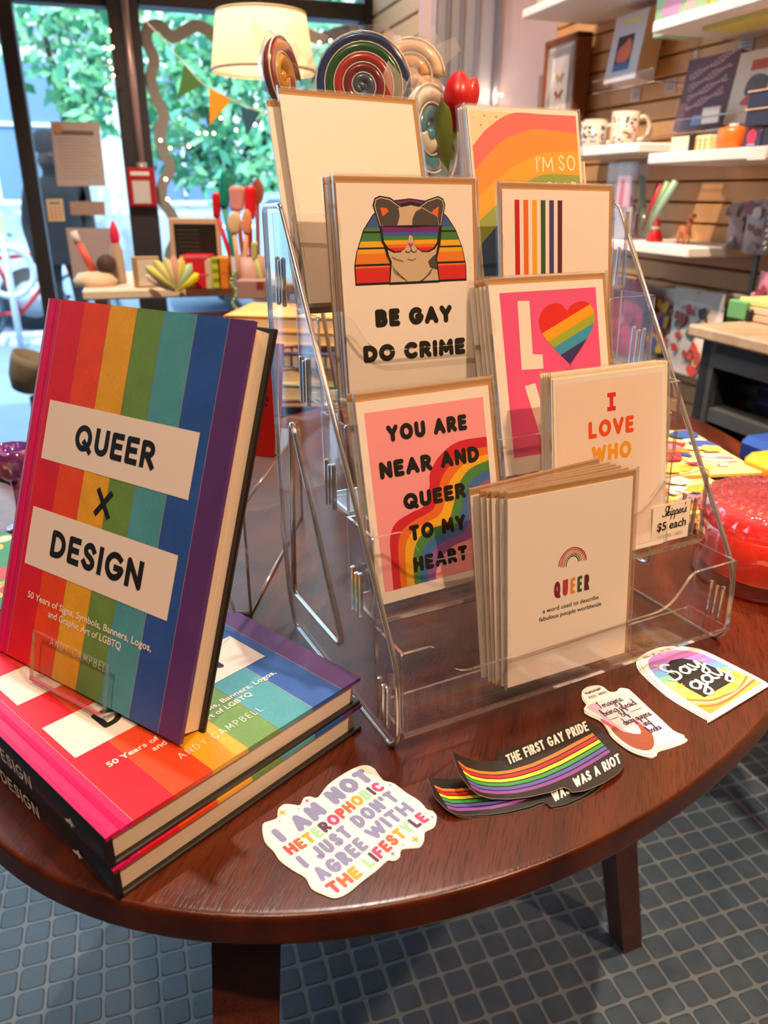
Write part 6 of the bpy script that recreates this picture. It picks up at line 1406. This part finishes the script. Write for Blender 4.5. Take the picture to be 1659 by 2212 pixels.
# paper flower
pf = thing('paper_flower', 'yellow and pink paper flower lying on the cream ledge', 'flower', T3(*at(385, 668, 1.95))); c0 = at(385, 668, 1.95); pf.location.z = LZ+.004; c0.z = LZ+.004; random.seed(4)
m = MB()
for i, (dx, dz, c) in enumerate(((-.065, .055, 'e6e07a'), (-.045, .07, 'eee48a'), (-.02, .075, 'f3e0a0'), (.0, .08, 'f0b0a0'), (.02, .075, 'ecdf6a'), (.04, .06, 'bfe0b0'), (.055, .035, 'f2e42a'), (-.08, .03, 'f0c8b8'), (.0, .055, 'f7c9b0'))):
    petal(m, Vector((0, 0, 0)), Vector((dx, -.02+.006*i, dz)), .014, .006, P(c, .6, var=.1), Vector((0, -1, .3)))
m.build('petals', pf); m = MB(); m.tube([Vector((0, 0, .004)), Vector((.05, .04, .002))], .003, P('8aa05a', .6), 6); m.build('stem', pf)
t = thing('pen_tray', 'open navy edged box behind the upright rainbow book', 'tray', T3(*at(462, 690, 1.5)) @ RZ(.5)); t.location.z = at(462, 690, 1.5).z-.012
m = MB(); NV = P('26223a', .5)
for c, s in (((0, .045, .01), (.1, .005, .022)), ((0, -.045, .01), (.1, .005, .022)), ((.05, 0, .01), (.005, .095, .022)), ((-.05, 0, .01), (.005, .095, .022))): m.box(c, s, NV)
m.build('rim', t); m = MB(); m.box((0, 0, .001), (.096, .088, .003), P('d9b8a8', .6)); m.build('base', t)
zt_ = t.location.z; m = MB(); m.box((0, 0, (zt_-.002-T3Z)/2), (.12, .12, zt_-.002-T3Z), P('d9b08a', .6), bev=.003); tag(m.build('storage_box', None, T3(t.location.x, t.location.y, T3Z+.0005) @ RZ(.5)), 'tan box under the navy edged tray behind the upright book', 'box')
c0 = at(508, 590, 1.86); m = MB(); pts = cat([tuple(at(x, y, 1.86)-c0) for x, y in ((508, 588), (500, 612), (512, 632), (503, 655), (514, 672), (512, 684))], 6); m.tube(pts, .0012, P('6a8a4a', .6), 5)
for i in range(0, len(pts), 2): m.ball(pts[i], .0045, P('a8c87a', .3, coat=.5), 8, 6)
tag(m.build('bead_garland', None, T3(*c0)), 'green bead garland hanging in front of the orange box', 'garland')
t = thing('toy_figure', 'small white, red and brown figure by the left window sheet', 'figure', T3(*at(215, 672, 2.05))); t.location.z = LZ+.0005
m = MB(); m.lathe([(0, 0), (.05, 0), (.055, .012), (.04, .03), (0, .036)], P('e9c9a8', .6), 24); m.build('base', t); m = MB(); m.tube([(.0, 0, .03), (-.03, 0, .10)], .010, P('e0604a', .5), 10); m.tube([(-.03, 0, .10), (-.04, 0, .13)], .009, P('e9d0d0', .5), 10); m.build('brush', t); m = MB(); m.ball((.03, .01, .05), .026, P('4a3028', .7, var=.3)); m.build('body', t)
bagp = at(62, 800, 2.0); m = MB(); m.lathe([(0, -.06), (.03, -.055), (.045, -.02), (.05, .02), (.05, .04), (.045, .04), (.04, 0), (0, -.05)], P('8f8068', .8, var=.2), 24); bg = tag(m.build('canvas_hat', None, T3(*bagp) @ RY(.4)), 'beige canvas hat edge behind the left side of the upright book', 'hat')
stp = MB(); stp.lathe([(0, 0), (.09, 0), (.09, .012), (.012, .02), (.010, bagp.z-.07), (0, bagp.z-.065)], P('8a7a6a', .5), 20); tag(stp.build('hat_stand', None, T3(bagp.x, bagp.y, 0)), 'slim hat stand behind the upright rainbow book', 'stand')

# ------------------------------------------------------------------ the street outside
GZ = -.30
m = MB(); m.box((-2, D2+.12+14, GZ-.05), (60, 28, .1), P('7b8fa6', .85, var=.1, scale=3)); struct(m, 'ground_outside', RM)
m = MB(); m.box((-2, 8.3, GZ+.0), (60, .25, .16), P('d9dfe4', .8)); struct(m, 'trim_10', RM)
# facade across the street
fc = thing('building', 'pale stone building across the street with tall windows', 'building', RM @ T3(0, 15, GZ))
m = MB(); m.box((0, .2, 7), (44, .4, 14), P('dde6ea', .8, var=.06, scale=2)); m.box((0, -.08, 3.9), (44, .3, .35), P('dfe6e8', .8)); m.box((0, -.06, .5), (44, .2, 1.0), P('b9c4cc', .8)); m.build('wall', fc)
for i in range(16):
    for j in range(2):
        x = -18+2.4*i; zz = 1.15+3.5*j; m = MB(); m.box((x, -.03, zz+1.15), (1.35, .1, 2.3), P('e3ebee', .7)); m.box((x, -.06, zz+1.1), (1.08, .08, 2.0), P('6f8fae', .25)); m.box((x, -.12, zz+1.15), (.06, .05, 2.0), P('e3ebee', .7)); m.box((x, -.12, zz+1.2), (1.08, .05, .06), P('e3ebee', .7)); m.build('window', fc)
def car(label, e, d, c, L=4.3):
    t = thing('car', label, 'car', RM @ T3(e, d, GZ))
    m = MB(); CB = P(c, .25, coat=.6, var=.02)
    side = rounded([(-L/2, .35), (-L/2, .78), (-L/2+.5, .88), (-L/2+1.0, 1.36), (L/2-1.5, 1.40), (L/2-.75, .95), (L/2-.1, .85), (L/2, .6), (L/2, .35)], .12)
    n = len(side)
    vs = [(x, -.85+(.12 if z > .9 else 0), z) for x, z in side] + [(x, .85-(.12 if z > .9 else 0), z) for x, z in side]
    m.add(vs, [list(range(n))[::-1], list(range(n, 2*n))] + [(i, (i+1) % n, n+(i+1) % n, n+i) for i in range(n)], CB); m.build('body', t)
    m = MB(); GW = P('3f5a78', .12, coat=.5)
    for y in (-.745, .745):
        m.add([(x, y, z) for x, z in ((-L/2+.72, .92), (-L/2+1.1, 1.30), (-.05, 1.33), (-.05, .92))], [(0, 1, 2, 3)], GW); m.add([(x, y, z) for x, z in ((.03, .92), (.03, 1.33), (L/2-1.55, 1.33), (L/2-.95, .94))], [(0, 1, 2, 3)], GW)
    m.build('windows', t)
    for x in (-L/2+.85, L/2-.85):
        for y in (-.78, .78):
            m = MB(); m.tube([(x, y-.1, .32), (x, y+.1, .32)], .32, P('22252a', .6), 20); m.tube([(x, y-.104, .32), (x, y+.104, .32)], .19, P('a8b0b8', .3, metal=.6), 16); m.build('wheel', t)
car('pale blue parked car seen through the left window panes', room(at(60, 520, 9.6)).x-1.2, 9.9, '9fb8d4'); car('light blue parked car seen beside the kitchen tools', room(at(560, 500, 9.6)).x+1.1, 9.9, '8fb4e0')
# person
pp = at(128, 500, 6.9); pr_ = room(pp); PX = Vector((pp.x, pp.y, GZ))
per = thing('person', 'person in a dark hat and navy clothes standing outside the window', 'person', T3(*PX) @ RZ(.5))
me = bpy.data.meshes.new('body'); J = [(0, 0, .92), (0, .01, 1.12), (0, .02, 1.36), (0, .01, 1.46), (0, 0, 1.54), (0, -.01, 1.66), (-.09, 0, .88), (-.10, .01, .48), (-.10, .03, .08), (-.10, -.12, .04), (.09, 0, .88), (.10, -.02, .48), (.10, .02, .08), (.10, -.13, .04), (-.19, .02, 1.37), (-.24, .04, 1.10), (-.22, -.06, .88), (-.21, -.09, .80), (.19, .02, 1.37), (.25, .03, 1.10), (.18, -.14, .98), (.15, -.2, .95)]
ED = [(0, 1), (1, 2), (2, 3), (3, 4), (4, 5), (0, 6), (6, 7), (7, 8), (8, 9), (0, 10), (10, 11), (11, 12), (12, 13), (2, 14), (14, 15), (15, 16), (16, 17), (2, 18), (18, 19), (19, 20), (20, 21)]
RR = [.15, .15, .15, .06, .075, .09, .085, .06, .045, .04, .085, .06, .045, .04, .06, .05, .04, .04, .06, .05, .04, .04]
me.from_pydata(J, ED, []); bo = bpy.data.objects.new('body', me); COL.objects.link(bo); bo.parent = per
sk = bo.modifiers.new('skin', 'SKIN'); bo.modifiers.new('sub', 'SUBSURF').levels = 1
for i, r in enumerate(RR): me.skin_vertices[0].data[i].radius = (r, r*.85 if i < 3 else r)
me.skin_vertices[0].data[0].use_root = True
me.materials.append(P('05060c', .8))
m = MB(); SKN = P('3a2a26', .6); m.ball((0, -.015, 1.64), .095, SKN, sc=(.85, 1, 1.2)); m.ball((0, -.112, 1.63), .018, SKN); m.build('face', per)
m = MB(); HT = P('17161c', .8); m.lathe([(.11, 1.66), (.112, 1.72), (.10, 1.79), (.06, 1.825), (0, 1.83)], HT, 20); m.ball((0, .03, 1.60), .085, HT, sc=(1, .8, 1.2)); m.build('hat', per)
m = MB(); m.lathe([(.20, .80), (.205, 1.0), (.185, 1.2), (.19, 1.34), (.12, 1.45), (.07, 1.48)], P('06070e', .85, var=.1), 20); m.build('jacket', per)
# bicycle and rack hoop
bp = at(40, 640, 7.4); br = room(bp)
rk_ = thing('bike_rack', 'pale metal hoop bike rack on the pavement outside', 'bike rack', RM @ T3(br.x-.02, br.y-.25, GZ)); m = MB(); MT = P('c4d4e4', .3, metal=.4)
m.tube([(.21*math.cos(a), 0, .70+.21*math.sin(a)) for a in [2*PI*i/24 for i in range(24)]], .03, MT, 8, True); m.tube([(0, 0, 0), (0, 0, 1.02)], .03, MT, 10); m.build('hoop', rk_); m = MB(); m.box((0, 0, 1.08), (.09, .03, .22), P('b9d99a', .5), bev=.02); m.build('plate', rk_)
bk = thing('bicycle', 'red framed bicycle parked at the hoop rack outside', 'bicycle', RM @ T3(br.x+.05, br.y, GZ) @ RZ(.2))
for x in (-.52, .52): m = MB(); m.tube([(x+.32*math.cos(a), 0, .33+.32*math.sin(a)) for a in [2*PI*i/28 for i in range(28)]], .018, P('3a4a5a', .6), 6, True); m.tube([(x, -.03, .33), (x, .03, .33)], .03, MT, 8); [m.tube([(x, 0, .33), (x+.31*math.cos(a), 0, .33+.31*math.sin(a))], .003, MT, 4) for a in [2*PI*i/12 for i in range(12)]]; m.build('wheel', bk)
m = MB(); RB_ = P('c8303a', .35)
for a, b in (((-.52, 0, .33), (-.05, 0, .30)), ((-.52, 0, .33), (-.2, 0, .80)), ((-.05, 0, .30), (-.22, 0, .88)), ((-.05, 0, .30), (.38, 0, .76)), ((-.2, 0, .80), (.37, 0, .84)), ((.36, 0, .90), (.52, 0, .33))): m.tube([a, b], .02, RB_, 8)
m.build('frame', bk); m = MB(); m.ball((-.23, 0, .92), .09, BLACK, sc=(1.3, .6, .35)); m.build('seat', bk); m = MB(); m.tube([(.34, 0, .9), (.33, 0, .98), (.36, -.25, 1.0), (.28, -.28, 1.0)], .014, MT, 8); m.tube([(.33, 0, .98), (.36, .25, 1.0), (.28, .28, 1.0)], .014, MT, 8); m.build('handlebar', bk)
# street trees
LF = [P(c, .6, var=.15, scale=4) for c in ('4f9a64', '74b884', '3f8a68', '94cc9a', '56a486')]
def tree(label, base, blobs, n, seed, trunk_r=.16):
    random.seed(seed); t = thing('tree', label, 'tree', T3(base.x, base.y, GZ), 'street trees'); H = blobs[0][0]
    m = MB(); BKM = P('4a4038', .9, var=.3, scale=8); tops = [b[0]-Vector((base.x, base.y, GZ)) for b in blobs]; z0 = min(q.z for q in tops)
    m.tube([(0, 0, 0), (.02, .03, z0*.5), (0, 0, z0)], [trunk_r, trunk_r*.8, trunk_r*.6], BKM, 10)
    for q in tops: m.tube([(0, 0, z0*.8), q*.5+Vector((0, 0, z0*.45)), q], [trunk_r*.5, trunk_r*.3, trunk_r*.12], BKM, 6)
    m.build('trunk', t); m = MB(); tot = sum(b[1]**2 for b in blobs)
    for c, r in blobs:
        c = c-Vector((base.x, base.y, GZ))
        for i in range(int(n*r*r/tot)):
            d_ = Vector((random.gauss(0, 1), random.gauss(0, 1), random.gauss(0, 1))).normalized(); p = c+d_*r*random.random()**.45
            u = Vector((random.gauss(0, 1), random.gauss(0, 1), random.gauss(0, 1))).normalized(); v = u.orthogonal().normalized(); s = random.uniform(.07, .13)
            m.add([p-u*s, p+v*s*.5, p+u*s, p-v*s*.5], [(0, 1, 2, 3)], random.choice(LF))
    m.build('foliage', t)
tree('leafy street tree left of the dark window post', at(170, 400, 11.5), [(at(130, 60, 11), .85), (at(230, 170, 10.5), .65), (at(60, -60, 11.5), .9), (at(215, 20, 11), .7), (at(200, 255, 10.2), .30), (at(165, 210, 10.6), .4)], 1000, 2)
tree('big dense street tree filling the large shop window', at(492, 420, 11), [(at(430, 170, 10.5), 1.0), (at(560, 260, 10.5), 1.0), (at(400, 300, 10.8), .75), (at(500, 60, 11), 1.1), (at(680, 130, 11), 1.0), (at(520, 370, 10.2), .62), (at(600, 400, 10.4), .6), (at(760, 60, 11.4), .8)], 2400, 3)
